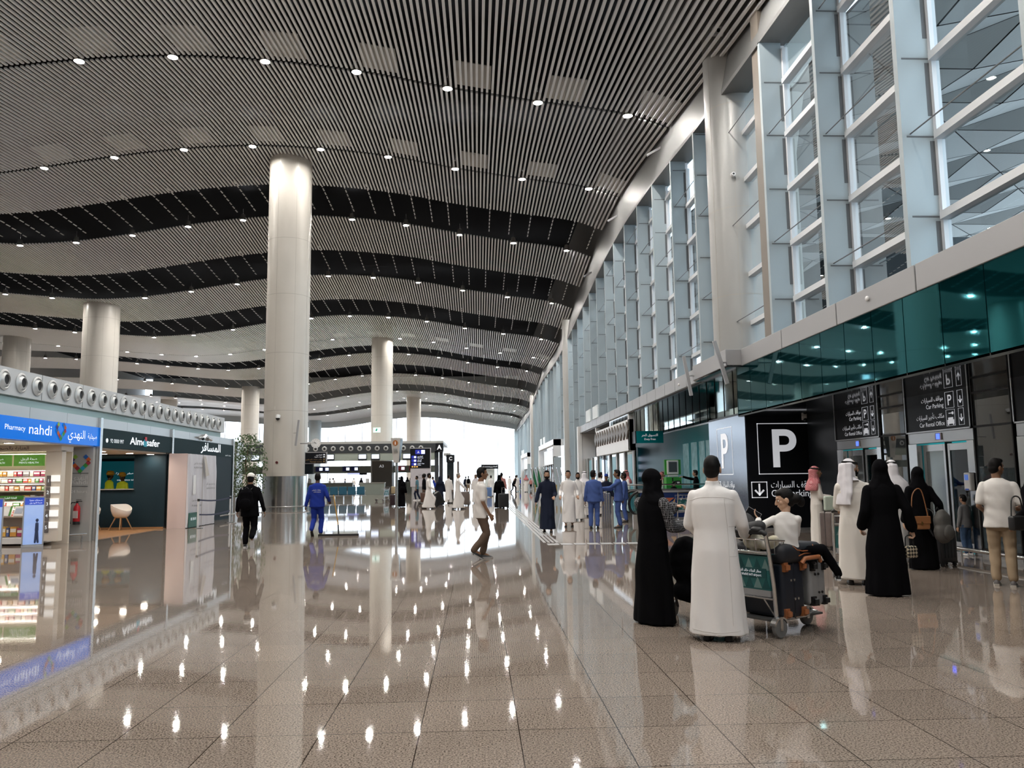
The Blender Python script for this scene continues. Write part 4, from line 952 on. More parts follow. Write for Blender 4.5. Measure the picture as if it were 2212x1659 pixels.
# ================================================================== PEOPLE
def remesh(mb, name, m, parent, vox, wr=0.0, seed=0, smooth=3, zf=1.0):
    """weld overlapping closed shapes into one continuous skin"""
    me = bpy.data.meshes.new('tmp'); me.from_pydata(mb.v, [], mb.f); me.update()
    bm = bmesh.new(); bm.from_mesh(me); bmesh.ops.recalc_face_normals(bm, faces=bm.faces); bm.to_mesh(me); bm.free()
    o = bpy.data.objects.new('tmp', me); COL.objects.link(o)
    k = o.modifiers.new('r', 'REMESH'); k.mode = 'VOXEL'; k.voxel_size = vox
    s = o.modifiers.new('s', 'SMOOTH'); s.factor = .5; s.iterations = smooth
    dg = bpy.context.evaluated_depsgraph_get(); out = bpy.data.meshes.new_from_object(o.evaluated_get(dg))
    bpy.data.objects.remove(o); bpy.data.meshes.remove(me)
    if wr and len(out.vertices):
        n = len(out.vertices); co = np.empty(n * 3, 'f'); no = np.empty(n * 3, 'f')
        out.vertices.foreach_get('co', co); out.vertices.foreach_get('normal', no); co = co.reshape(-1, 3); no = no.reshape(-1, 3)
        x, y, z = co.T; z = z * zf; f = np.sin(21 * z + 9 * x + 3 * np.sin(8 * y + seed) + seed) * np.sin(13 * x - 6 * z + 4 * np.sin(6 * z) + seed) + .6 * np.sin(34 * z - 12 * y + 5 * np.sin(9 * x)) * np.sin(10 * y + 5 * z)
        co += no * (wr * f)[:, None]; out.vertices.foreach_set('co', co.astype('f').ravel()); out.update()
    out.shade_smooth(); out.name = name; out.materials.clear()
    return link(name, out, m, parent)
def ik(a, c, l1, l2, hint):
    a = Vector(a); c = Vector(c); d = c - a; L = min(d.length, (l1 + l2) * .999); d.normalize()
    x = (l1 * l1 - l2 * l2 + L * L) / (2 * L); h = math.sqrt(max(l1 * l1 - x * x, 0)); q = Vector(hint); q = (q - d * q.dot(d)).normalized()
    return a + d * x + q * h, a + d * L
def skin(c): return mat('skin_%s' % c, {'tan': (.42, .24, .15), 'brown': (.22, .115, .065), 'dark': (.10, .05, .03), 'light': (.55, .34, .23)}[c], .5)
def cloth(name, col, rough=.85, **k): return mat(name, col, rough, spec=.25, **k)
C_thobe = cloth('thobe_white', (.80, .78, .77)); C_thobe2 = cloth('thobe_cream', (.76, .72, .67)); C_black = mat('abaya_black', (.0035, .0035, .0045), .9, spec=.06); C_navy = cloth('cloth_navy', (.008, .012, .03))
C_cov = cloth('coverall_blue', (.06, .105, .30)); C_royal = cloth('coverall_royal', (.01, .03, .25)); C_tee = cloth('tee_white', (.72, .69, .66)); C_khaki = cloth('khaki', (.36, .27, .18)); C_brown = cloth('trouser_brown', (.11, .075, .055))
C_hair = mat('hair_black', (.004, .003, .003), .6, spec=.2); C_hairg = mat('hair_grey', (.22, .20, .18), .6); C_shoe = mat('shoe_black', (.012, .011, .011), .4); C_sole = mat('sole_white', (.7, .7, .7), .5)
C_teal = cloth('tee_teal', (.07, .16, .20)); C_pink = cloth('shirt_pink', (.45, .20, .18)); C_white = cloth('ghutra_white', (.78, .76, .80))
def check_mat():
    m = bpy.data.materials.new('ghutra_red_check'); m.use_nodes = True; nt = m.node_tree; b = nt.nodes['Principled BSDF']; b.inputs['Roughness'].default_value = .85
    tc = nt.nodes.new('ShaderNodeTexCoord'); c = nt.nodes.new('ShaderNodeTexChecker'); c.inputs['Scale'].default_value = 70; c.inputs[1].default_value = (.36, .04, .06, 1); c.inputs[2].default_value = (.60, .30, .30, 1)
    nt.links.new(tc.outputs['Object'], c.inputs['Vector']); nt.links.new(c.outputs[0], b.inputs['Base Color']); MATS['ghutra_red_check'] = m; return m
C_red = check_mat()
def lattice_mat():
    m = bpy.data.materials.new('sleeve_lattice'); m.use_nodes = True; nt = m.node_tree; b = nt.nodes['Principled BSDF']; b.inputs['Roughness'].default_value = .85
    tc = nt.nodes.new('ShaderNodeTexCoord'); v = nt.nodes.new('ShaderNodeTexVoronoi'); v.feature = 'DISTANCE_TO_EDGE'; v.inputs['Scale'].default_value = 40; v.inputs['Randomness'].default_value = .25
    r = nt.nodes.new('ShaderNodeValToRGB'); r.color_ramp.elements[0].position = .035; r.color_ramp.elements[0].color = (.30, .30, .32, 1); r.color_ramp.elements[1].position = .06; r.color_ramp.elements[1].color = (.008, .008, .01, 1)
    nt.links.new(tc.outputs['Object'], v.inputs['Vector']); nt.links.new(v.outputs['Distance'], r.inputs['Fac']); nt.links.new(r.outputs[0], b.inputs['Base Color']); MATS['sleeve_lattice'] = m; return m
C_lat = lattice_mat()

def person(label, pos, h, H=1.74, lod=2, top='shirt', topm=C_tee, leg='trousers', legm=C_brown, sl='long', slm=None, head='hair', headm=None, hairm=None, tone='tan', beard=False, face=None,
           step=(0.0, 0.0), lift=(0.0, 0.0), wl=None, wr_=None, hl=None, hr=None, hyaw=0, hpitch=0, lean=(0, 0), shoe=C_shoe, sole=None, fat=1.0, hem=None, elb=(-.25, -.25), curl=.5, mustache=False, agal=True, seat=False, knees=None, hs=1.0, drape='down', group=None, cat='person', z=0.0, open_front=False):
    """one standing or walking figure facing +y locally; h = compass heading (0 away from camera, 90 to the right); step = forward offset of the left and right ankles"""
    k = H / 1.75
    t = thing('person', label, cat, (pos[0], pos[1], z), -math.radians(h), group); t.scale = (k, k, k)
    vb, vc = {0: (.0062, .011), 1: (.0095, .015), 2: (.013, .021), 3: (.02, .03)}[lod]
    sk = skin(tone); hairm = hairm or C_hair; sd = sum(map(ord, label)) % 50 * .7
    lx, ly = lean; hipz = .93 - .35 * (max(abs(step[0] - step[1]), 0) ** 2)
    hip = lambda s: Vector((s * .09, 0, hipz)); chest = Vector((lx, ly, 1.42)); 
    feet = {}; kn = {}
    for s, f, l in ((-1, step[0], lift[0]), (1, step[1], lift[1])):
        kk, an = ik(hip(s), (s * .10, f - .03, .085 + l), .438, .414, (0, 1, .05)); kn[s] = kk; feet[s] = an
    if knees: kn, feet = knees
    sh = {s: chest + Vector((s * .172 * fat ** .5, 0, -.045)) for s in (-1, 1)}
    dw = {-1: Vector(wl) if wl else Vector((-.27, .04, .83)), 1: Vector(wr_) if wr_ else Vector((.27, .04, .83))}
    el = {}; wrs = {}
    for s, e in ((-1, elb[0]), (1, elb[1])):
        el[s], wrs[s] = ik(sh[s], dw[s], .29, .265, (s * .22, e * 2, -.45))
    hc = chest + Vector((lx * .3, .03 + ly * .3, .215)); HM = Matrix.Rotation(-math.radians(hyaw), 4, 'Z') @ Matrix.Rotation(math.radians(-hpitch), 4, 'X')
    hp = lambda x, y, z_: hc + (HM @ Vector((x, y, z_)))
    R3 = HM.to_3x3().to_4x4()
    def big(q, i0=0):
        if hs != 1.0: q.v[i0:] = [tuple(hc + Vector((0, 0, -.10)) + (Vector(v) - hc - Vector((0, 0, -.10))) * hs) for v in q.v[i0:]]
        return q
    # --- body: torso, limbs, neck, head, hands welded into one
    b = MB()
    b.ell((chest + Vector((0, 0, hipz))) * .5 + Vector((0, 0, .12)) - Vector((0, 0, 0)), (.125, .08, .19)); b.ell((0, 0, hipz), (.13, .09, .12)); b.cap(chest + Vector((-.11, 0, -.06)), .045, chest + Vector((.11, 0, -.06)), .045)
    for s in (-1, 1):
        b.cap(hip(s), .075, kn[s], .052); b.cap(kn[s], .052, feet[s], .038); b.cap(feet[s], .036, feet[s] + Vector((0, .10, -.045)), .028)
        b.cap(sh[s], .043, el[s], .036); b.cap(el[s], .036, wrs[s], .027)
        d = (wrs[s] - el[s]).normalized(); hd = (hl if s < 0 else hr)
        if hd: d = Vector(hd).normalized()
        side = d.cross(Vector((0, 0, 1)));  side = side.normalized() if side.length > .1 else Vector((1, 0, 0))
        if abs(d.z) > .7: side = Vector((0, 1, 0)) - d * d.y; side.normalize()
        nrm = side.cross(d).normalized()
        if nrm.dot(Vector((-s, 0, -.2))) < 0: nrm = -nrm
        w = wrs[s]
        for i in range(4):
            o = (i - 1.5) * .019; b.cap(w + side * o * .55 + d * .01, .0135, w + side * o + d * .085, .0115)
            L1 = (.040, .045, .042, .033)[i]; c1 = curl * 1.0; d1 = d * math.cos(c1) + nrm * math.sin(c1); d2 = d * math.cos(c1 * 2.2) + nrm * math.sin(c1 * 2.2)
            p1 = w + side * o * 1.05 + d * .09; p2 = p1 + d1 * L1; p3 = p2 + d2 * L1 * .85
            r = .0088 if lod < 2 else .0105
            b.cap(p1, r + .001, p2, r); b.cap(p2, r, p3, r - .001)
        th = side * (1 if (hd is None and abs(d.z) > .7) else (-1 if s > 0 else 1) * 1)
        q1 = w + d * .025 + th * .022; q2 = q1 + d * .035 + th * .028 + nrm * .012; q3 = q2 + d * .03 + nrm * .012 + th * .004
        b.cap(q1, .014, q2, .0115); b.cap(q2, .0115, q3, .009)
    b.cap(chest + Vector((0, -.005, 0)), .062, hp(0, -.02, -.06), .055)
    i0 = len(b.v); b.ell(hp(0, -.005, .02), (.076, .097, .108), R3); b.ell(hp(0, .026, -.055), (.056, .068, .062), R3); b.cap(hp(0, .06, -.098), .022, hp(0, .05, -.09), .03)
    b.cap(hp(0, .090, .015), .010, hp(0, .108, -.026), .0155); b.ell(hp(0, .098, -.031), (.019, .012, .009), R3)
    b.cap(hp(-.035, .078, .032), .014, hp(.035, .078, .032), .014); b.cap(hp(-.016, .088, -.058), .010, hp(.016, .088, -.058), .010)
    for s in (-1, 1): b.ell(hp(s * .080, -.008, -.012), (.012, .024, .034), R3); b.ell(hp(s * .042, .056, -.022), (.024, .022, .028), R3)
    big(b, i0); remesh(b, 'body', sk, t, vb, smooth=3 if lod else 5)
    # --- face
    if face is None: face = 90 < (h + hyaw) % 360 < 270 or lod <= 1
    if face and head not in ('niqab',):
        e = MB(); i_ = MB(); br = MB(); mo = MB()
        for s in (-1, 1):
            e.ell(hp(s * .032, .078, .008), (.014, .010, .0085), R3, 10, 8); i_.ell(hp(s * .032, .0845, .008), (.0068, .0045, .0068), R3, 8, 6)
            br.cap(hp(s * .016, .0895, .033), .0042, hp(s * .048, .0775, .035), .0034, 6)
        mo.cap(hp(-.022, .092, -.062), .006, hp(.022, .092, -.062), .006, 8)
        for q in (e, i_, br, mo): big(q)
        e.build('eye_whites', mat('eye_white', (.7, .68, .65), .3), t, smooth=True); i_.build('irises', mat('iris_dark', (.015, .01, .008), .2), t, smooth=True); br.build('eyebrows', C_hair, t, smooth=True); mo.build('lips', mat('lip_%s' % tone, tuple(v * .62 for v in sk.node_tree.nodes['Principled BSDF'].inputs[0].default_value[:3]), .5), t, smooth=True)
    if beard:
        q = MB(); q.ell(hp(0, .026, -.066), (.062, .070, .062), R3); q.cap(hp(0, .065, -.105), .028, hp(0, .05, -.1), .034)
        for s in (-1, 1): q.cap(hp(s * .066, .02, -.02), .016, hp(s * .055, .035, -.07), .02); q.cap(hp(s * .03, .088, -.068), .009, hp(s * .004, .098, -.047), .008)
        q.v = [v for v in q.v]; remesh(q, 'beard', hairm, t, max(vb, .008), smooth=2)
    # --- hair or head cover
    if head in ('hair', 'bun', 'afro', 'cap', 'hardhat', 'thin'):
        q = MB(); q.ell(hp(0, -.022, .036), (.083, .097, .104), R3); q.ell(hp(0, -.045, -.015), (.076, .070, .085), R3)
        if head == 'hair':
            q.ell(hp(0, .035, .100), (.062, .052, .036), R3)
            for s in (-1, 1): q.cap(hp(s * .073, .022, .045), .012, hp(s * .075, .02, .005), .008)
        if head == 'afro': q.ell(hp(0, -.03, .05), (.135, .135, .135), R3)
        if head == 'bun': q.ell(hp(0, -.12, -.02), (.07, .075, .06), R3); q.ell(hp(.02, -.17, -.06), (.055, .05, .07), R3); q.ell(hp(0, .03, .085), (.066, .06, .045), R3)
        big(q); remesh(q, 'hair', hairm, t, max(vb, .009), wr=.002, seed=sd, smooth=2)
        if head == 'cap':
            q = MB(); q.ell(hp(0, -.008, .065), (.090, .108, .085), R3); q.loft([[hp(x, y, .045 + .01 * zz) for x, y in ((-.07, .05), (-.06, .15), (0, .18), (.06, .15), (.07, .05))] for zz in (0, 1)]); q.build('cap', headm, t, smooth=40)
        if head == 'hardhat':
            q = MB(); q.ell(hp(0, -.005, .075), (.115, .135, .10), R3); q.ell(hp(0, .02, .055), (.135, .165, .018), R3); q.cap(hp(0, -.1, .15), .016, hp(0, .1, .15), .016); q.build('hard_hat', headm, t, smooth=40)
    if head in ('ghutra', 'niqab', 'hijab'):
        hm = headm or (C_white if head == 'ghutra' else C_black); q = MB(); fr = .0 if head == 'niqab' else -.066
        q.ell(hp(0, -.012 if head == 'niqab' else -.046, .038), (.098, .115 if head == 'niqab' else .106, .112), R3)
        rings = []
        prof = ((.06, .094, .105), (.0, .100, .108), (-.06, .104, .108), (-.12, .115, .110), (-.18, .150, .118), (-.24, .19, .125), (-.32, .19, .115), (-.40, .17, .08)) if head != 'ghutra' or drape == 'down' else ((.06, .094, .105), (.0, .102, .108), (-.06, .106, .108), (-.12, .11, .108), (-.17, .125, .108))
        for i, (z_, rx, ry) in enumerate(prof):
            T = HM if i < 4 else Matrix.Rotation(-math.radians(hyaw * .3), 4, 'Z')
            if i > 3 and head == 'ghutra' and drape == 'down': rx, ry = {4: (.178, .13), 5: (.236, .148), 6: (.262, .158), 7: (.262, .155)}[i]
            yo = fr if i < 3 else fr * 1.0 - .012 * max(0, i - 4)
            if head == 'niqab' and i > 2: yo = -.01
            rings.append([hc + (T @ Vector((rx * math.cos(a) * (1 + .05 * math.sin(7 * a + i)), yo + ry * math.sin(a) * (1 + .04 * math.sin(5 * a)), z_))) for a in [2 * math.pi * n / 28 for n in range(28)]])
        q.loft(rings)
        if head == 'niqab': q.ell(hp(0, .03, -.05), (.074, .082, .085), R3); q.cap(hp(0, .06, -.13), .06, hp(0, .07, -.22), .075)
        if head == 'ghutra': q.ell(hp(0, -.06, -.01), (.105, .085, .12), R3)
        if drape == 'long': q.loft([[hc + (Matrix.Rotation(-math.radians(hyaw * .85), 4, 'Z') @ Vector(((.092 + .010 * j) * math.cos(a) * (1.15 if j < 6 else .9), -.105 - .012 * j + (.07 - .005 * j) * math.sin(a) * (1 + .2 * math.sin(5 * a)), .08 - .085 * j))) for a in [2 * math.pi * n / 20 for n in range(20)]] for j in range(8)])
        remesh(q, 'headscarf', hm, t, max(vc * .8, .0085), wr=.003, seed=sd)
        if head == 'ghutra' and agal:
            q = MB()
            for dz in (.075, .092): q.tube([hp(.091 * math.cos(a), -.022 + .108 * math.sin(a), dz - .012 * math.sin(a)) for a in [2 * math.pi * n / 28 for n in range(29)]], .0095, 8)
            q.build('agal', C_ink_, t, smooth=60)
        if head == 'niqab' and face is not False:
            q = MB(); q.loft([[hp(x, .098 - abs(x) * .35 + dd, z_) for x, z_ in ((-.06, .012), (-.03, .024), (.03, .024), (.06, .012), (.03, -.002), (-.03, -.002))] for dd in (-.01, .012)]); q.build('eye_opening', sk, t)
            q = MB()
            for s in (-1, 1): q.ell(hp(s * .03, .102, .011), (.012, .006, .007), R3, 8, 6)
            q.build('eyes', mat('iris_dark', (.015, .01, .008)), t, smooth=True)
    # --- garments
    def rings_of(prof, n=36, folds=0.0):
        out = []
        for i, (z_, rx, ry, cx_, cy_) in enumerate(prof):
            f = folds * max(0, (1.15 - z_)) if folds else 0
            out.append([Vector((cx_ + rx * fat * math.cos(a) * (1 + f * math.sin(7 * a + sd) + f * .6 * math.sin(12 * a + 2 * sd)), cy_ + ry * fat * math.sin(a) * (1 + f * math.sin(8 * a + 1.3 + sd)), z_)) for a in [2 * math.pi * j / n for j in range(n)]])
        return out
    def sleeves(q, kind, r0=.069, r1=.062, r2=.052):
        for s in (-1, 1):
            q.cap(sh[s] + Vector((-s * .02, 0, -.01)), r0, sh[s].lerp(el[s], .35), r0 * .92)
            if kind == 'short': q.cap(sh[s], r0 * .95, sh[s].lerp(el[s], .78), r0 * .88)
            elif kind == 'long': q.cap(sh[s], r0 * .9, el[s], r1); q.cap(el[s], r1, wrs[s].lerp(el[s], .08), r2)
            elif kind == 'wide': q.cap(sh[s], r0, el[s], r1 * 1.12); q.cap(el[s], r1 * 1.12, wrs[s].lerp(el[s], .10), r2 * 1.4)
    vtop = [(1.485, .062, .06, lx, ly + .0), (1.465, .085, .072, lx, ly), (1.44, .135, .085, lx, ly), (1.40, .168, .098, lx, ly), (1.30, .185, .118, lx * .85, ly * .85), (1.18, .178, .122, lx * .6, ly * .6), (1.05, .168, .118, lx * .35, ly * .35), (.95, .178, .124, lx * .15, ly * .15)]
    if top in ('thobe', 'abaya'):
        q = MB(); sp = abs(step[0] - step[1]); my = (step[0] + step[1]) / 2; hz = hem if hem is not None else (.06 if top == 'thobe' else .015); fl = 1.09 if top == 'thobe' else 1.17
        lowp = [(.85, .186, .135 + sp * .03, 0, my * .15), (.60, .190 * fl, .140 + sp * .10, 0, my * .4), (.35, .198 * fl, .150 + sp * .20, 0, my * .7), (.15, .210 * fl, .160 + sp * .28, 0, my * .95), (hz, .218 * fl, .166 + sp * .32, 0, my)]
        q.loft(rings_of(vtop + lowp, 48, .035 if top == 'thobe' else .045))
        for s in (-1, 1): q.cap(hip(s), .11, kn[s], .085); q.cap(kn[s], .085, feet[s] + Vector((0, 0, .06)), .06)
        if slm is None: sleeves(q, 'long' if top == 'thobe' else 'wide')
        if top == 'thobe': q.lathe([(.078, 1.45), (.072, 1.49), (.070, 1.522), (.058, 1.522)], (lx, ly, 0), 20)
        remesh(q, 'robe', topm, t, vc, wr=.0055, seed=sd, zf=.3)
        if slm is not None:
            q = MB(); sleeves(q, 'wide'); remesh(q, 'sleeves', slm, t, vc, wr=.003, seed=sd)
        if lod == 0 and top == 'thobe':
            from mathutils.bvhtree import BVHTree
            me = [c for c in t.children if c.name.startswith('robe')][0].data; bv = BVHTree.FromPolygons([v.co for v in me.vertices], [p.vertices[:] for p in me.polygons]); q = MB()
            for line in ([(-.19, 1.33), (-.1, 1.36), (0, 1.365), (.1, 1.36), (.19, 1.33)], [(.10, 1.35), (.12, 1.0), (.125, .6), (.135, .10)], [(.16, 1.05), (.165, .9), (.15, .78)], [(-.2, .115), (-.1, .10), (0, .095), (.1, .10), (.2, .115)], [(.125, .80), (.19, .80)], [(.125, 1.08), (.19, 1.08)]):
                pts = []
                for a, b_ in zip(line[:-1], line[1:]):
                    for u_ in range(8):
                        x_ = a[0] + (b_[0] - a[0]) * u_ / 8; z_ = a[1] + (b_[1] - a[1]) * u_ / 8
                        hit = bv.ray_cast(Vector((x_ * fat, -1, z_)), Vector((0, 1, 0)))[0]
                        if hit: pts.append(hit)
                if len(pts) > 3: q.tube(pts, .0028, 6)
            q.build('seam', cloth('thobe_seam', (.62, .60, .58)), t, smooth=60)
    else:
        hz = hem if hem is not None else .80
        q = MB(); q.loft(rings_of(vtop + [(.88, .186, .13, 0, 0), (hz, .192, .136, 0, 0)], 40, .02)); sleeves(q, sl, .070 if sl == 'short' else .067, .058, .048)
        if top == 'jacket': q.lathe([(.06, 1.45), (.075, 1.51), (.06, 1.51)], (lx, ly, 0), 20)
        remesh(q, 'top', topm, t, vc, wr=.0045, seed=sd)
        q = MB(); q.loft(rings_of([(1.0, .160, .112, 0, 0), (.93, .170, .118, 0, 0), (.82, .172, .120, 0, 0), (.76, .12, .09, 0, 0)], 32))
        for s in (-1, 1):
            an = feet[s]; q.cap(hip(s) + Vector((0, 0, -.05)), .098, kn[s], .078); q.cap(kn[s], .078, an + Vector((0, -.01, .03)), .064 if leg == 'trousers' else .078)
        remesh(q, 'trousers', legm, t, vc, wr=.005, seed=sd + 3)
    # --- shoes
    for s, l in ((-1, lift[0]), (1, lift[1])):
        a = feet[s]; pit = -math.asin(min(.95, l / .15)); M_ = Matrix.Translation((a.x, a.y, a.z - .085 if knees else 0)) @ Matrix.Translation((0, .13, 0)) @ Matrix.Rotation(pit, 4, 'X') @ Matrix.Translation((0, -.13, 0)) if not knees else Matrix.Translation(a + Vector((0, 0, -.085)))
        q = MB(); rg = []
        for y_, w_, h_ in ((-.075, .020, .05), (-.06, .036, .085), (-.02, .040, .10), (.03, .041, .085), (.08, .045, .062), (.13, .045, .048), (.17, .034, .036), (.19, .015, .022)):
            rg.append([M_ @ Vector((w_ * math.cos(a_), y_, max(.006, .02 + (h_ - .02) * math.sin(a_)) if math.sin(a_) > 0 else .006)) for a_ in [2 * math.pi * j / 14 for j in range(14)]])
        q.loft(rg); so = q.build('shoe', shoe, t, smooth=60)
        if sole is not None:
            MB().loft([[M_ @ Vector((w_ * sx_, y_, z_)) for y_, w_ in ((-.08, .028), (-.02, .043), (.08, .048), (.15, .044), (.195, .018)) for sx_ in (1,)] + [M_ @ Vector((-w_, y_, z_)) for y_, w_ in ((.195, .018), (.15, .044), (.08, .048), (-.02, .043), (-.08, .028))] for z_ in (.0, .028)]).build('sole', sole, so)
    return t
C_ink_ = mat('agal_black', (.008, .008, .008), .7)

# ================================================================== LUGGAGE, TROLLEYS, BARRIERS
def suitcase(label, loc, rz, w=.46, h=.68, d=.28, m=None, wheelm=None, hub=None, ext=0.0, ribs=True, lie=None, group=None, buttons=False):
    """upright case: wheels at z=0 side; lie = a matrix that tips the whole case"""
    t = thing('suitcase', label, 'suitcase', loc, rz, group); Mx = lie or Matrix.Identity(4); m = m or mat('case_black', (.012, .012, .014), .35); wheelm = wheelm or M_rubber
    MB().rbox(-w / 2, w / 2, -d / 2, d / 2, .06, h, .045, Mx, 4).build('shell', m, t, smooth=50)
    if ribs:
        q = MB()
        for x in (-.3, -.1, .1, .3): q.box(x * w - .008, x * w + .008, -d / 2 - .006, d / 2 + .006, .14, h - .07, Mx)
        q.build('rib', m, t)
    z_ = MB(); z_.box(-w / 2 - .003, w / 2 + .003, -.006, .006, .06, h + .003, Mx); z_.build('zip', mat('zip_dark', (.03, .03, .03), .4), t)
    for sx in (-1, 1):
        for sy in (-1, 1):
            c = Vector((sx * (w / 2 - .05), sy * (d / 2 - .045), 0))
            q = MB(); q.box(c.x - .045, c.x + .045, c.y - .03, c.y + .03, .045, .09, Mx); q.cyl(Mx @ (c + Vector((-.022, 0, .027))), Mx @ (c + Vector((.022, 0, .027))), .027, n=14); o = q.build('wheel', wheelm, t, smooth=40)
            if hub: MB().cyl(Mx @ (c + Vector((-.026, 0, .027))), Mx @ (c + Vector((.026, 0, .027))), .014, n=12).build('hub', hub, o)
    q = MB(); q.tube([Mx @ Vector(p) for p in ((-.09, 0, h), (-.08, 0, h + .03), (.08, 0, h + .03), (.09, 0, h))], .013, 8); q.build('carry_handle', M_rubber, t, smooth=60)
    if ext: q = MB(); q.tube([Mx @ Vector(p) for p in ((-.08, d * .3, h), (-.08, d * .3, h + ext), (.08, d * .3, h + ext), (.08, d * .3, h))], .011, 8); q.build('pull_handle', M_alum, t, smooth=60)
    if buttons:
        q = MB()
        for x, y_ in ((-.09, 0), (.09, 0), (-.09, .05), (.09, -.05)): q.cyl(Mx @ Vector((x, y_, .05)), Mx @ Vector((x, y_, .062)), .012, n=10)
        q.build('stud', M_steel if m.name != 'case_silver' else M_ink, t)
    return t
def trolley(label, loc, rz):
    t = thing('luggage_trolley', label, 'luggage trolley', loc, rz, 'airport luggage trolleys')
    f = MB()
    for s in (-1, 1):
        f.tube([(s * .27, .02, .16), (s * .275, -.01, .5), (s * .28, -.06, .8), (s * .28, -.10, .98)], .021, 10)
        f.tube([(s * .27, .02, .17), (s * .22, .5, .15), (s * .10, .86, .14)], .018, 8)
    f.tube([(-.28, -.06, .80), (.28, -.06, .80)], .014, 8); f.tube([(-.27, .0, .36), (.27, .0, .36)], .014, 8); f.tube([(-.10, .86, .14), (.10, .86, .14)], .02, 8); f.tube([(.12, .02, .36), (.18, .12, .17)], .009, 6)
    f.build('frame', M_steel, t, smooth=50)
    MB().tube([(-.28, -.10, .98), (-.27, -.13, 1.0), (.27, -.13, 1.0), (.28, -.10, .98)], .026, 10).ell((.2, -.12, 1.02), (.07, .05, .035)).build('grip', M_rubber, t, smooth=60)
    b = MB()
    for y in (-.05, .06, .17): b.tube([(-.25, y, .90 - .1 * (y > .1)), (-.25, y, .78), (.25, y, .78), (.25, y, .90)], .005, 5)
    for x in (-.25, -.12, 0, .12, .25): b.tube([(x, -.06, .92), (x, -.05, .78), (x, .18, .78), (x, .2, .9)], .005, 5)
    b.tube([(-.26, -.06, .92), (.26, -.06, .92), (.26, .2, .90), (-.26, .2, .90), (-.26, -.06, .92)], .008, 6); b.build('basket', M_chrome, t)
    bd = MB().box(-.255, .255, -.035, -.015, .44, .76).build('board', mat('board_teal', (.02, .13, .13), .35), t)
    tr_ = MB(); tl = MB()
    for i in range(5):
        for z0_ in (.455, .63):
            x = -.24 + .1 * i; (tr_ if (i + (z0_ > .5)) % 2 else tl).loft([[Vector((x, yy, z0_)), Vector((x + .10, yy, z0_)), Vector((x + .05, yy, z0_ + .11))] for yy in (-.038, -.036)])
    tr_.build('triangle_pattern', mat('board_mint', (.16, .27, .26), .4), bd); tl.build('triangle_pattern', mat('board_deep', (.01, .08, .085), .4), bd)
    MB().box(-.2, .22, -.041, -.036, .555, .645).build('name_band', mat('board_deep', (.01, .08, .085)), bd)
    text('مطار الملك خالد الدولي', .036, M_letter, (.01, -.044, .605), UX, UZ, bd, ar=True, width=.3); text("king khalid int'l airport", .034, M_letter, (.01, -.044, .568), UX, UZ, bd, width=.3)
    MB().box(-.25, .25, -.034, -.014, .38, .44).build('lower_rail', M_alum, t)
    MB().box(-.2, .2, .04, .82, .135, .155).build('platform', mat('platform_grey', (.08, .08, .08), .5), t)
    for x, y in ((-.29, .03), (.29, .03), (0, .82)):
        w = MB().lathe([(.045, -.022), (.085, -.022), (.092, -.01), (.092, .01), (.085, .022), (.045, .022)], n=24, M=Matrix.Translation((x, y, .092)) @ Matrix.Rotation(math.pi / 2, 4, 'Y')).build('wheel', mat('tyre_grey', (.16, .16, .16), .5), t, smooth=40)
        MB().cyl((x - .018, y, .092), (x + .018, y, .092), .046, n=16).build('hub', M_rubber, w)
        MB().loft([[Vector((x + dx, y + .108 * math.cos(a), .092 + .108 * math.sin(a))) for a in [math.radians(25 + 14 * j) for j in range(11)]] + [Vector((x + dx, y + .09 * math.cos(a), .092 + .09 * math.sin(a))) for a in [math.radians(165 - 14 * j) for j in range(11)]] for dx in (-.03, .03)]).box(x + .024, x + .03, y - .02, y + .02, .07, .19).build('wheel_guard', M_steel, t)
    return t
def backpack(label, loc, rz, m, w=.32, h=.46, d=.18):
    t = thing('backpack', label, 'backpack', loc, rz); q = MB(); q.ell((0, -d * .5, h * .34), (w * .54, d * .58, h * .36)); q.ell((0, -d * .46, h * .62), (w * .47, d * .5, h * .40)); q.rbox(-w * .42, w * .42, -d * .9, 0, h * .05, h * .9, d * .4); remesh(q, 'body', m, t, .014, wr=.004); q = MB(); q.ell((0, -d * .95, h * .32), (w * .38, d * .28, h * .24)); remesh(q, 'pocket', m, t, .014, wr=.003)
    q = MB()
    for s in (-1, 1): q.tube([(s * w * .28, -.02, h - .03), (s * w * .33, .06, h + .02), (s * w * .36, .10, h * .55), (s * w * .3, 0, .1)], .018, 6)
    q.tube([(-.04, -.02, h), (0, -.02, h + .04), (.04, -.02, h)], .01, 6); q.build('strap', M_rubber, t, smooth=60); return t
def handbag(label, loc, rz, m, w, h, d, hnd, cat='handbag', flap=None):
    t = thing('handbag', label, cat, loc, rz); MB().rbox(-w / 2, w / 2, -d / 2, d / 2, 0, h, .025).build('body', m, t, smooth=50)
    if flap: MB().rbox(-w / 2 - .002, w / 2 + .002, -d / 2 - .012, 0, h * .45, h + .008, .008).build('flap', flap, t); MB().box(-.012, .012, -d / 2 - .02, -d / 2 - .01, h * .35, h * .6).build('clasp', mat('brass', (.6, .42, .15), .3, 1.0), t)
    MB().tube([(crom(range(len(hnd)), [q_[0] for q_ in hnd], u_ / 5), 0, crom(range(len(hnd)), [q_[1] for q_ in hnd], u_ / 5)) for u_ in range(5 * (len(hnd) - 1) + 1)], .009, 6).build('strap', M_rubber if not flap else flap, t, smooth=60); return t

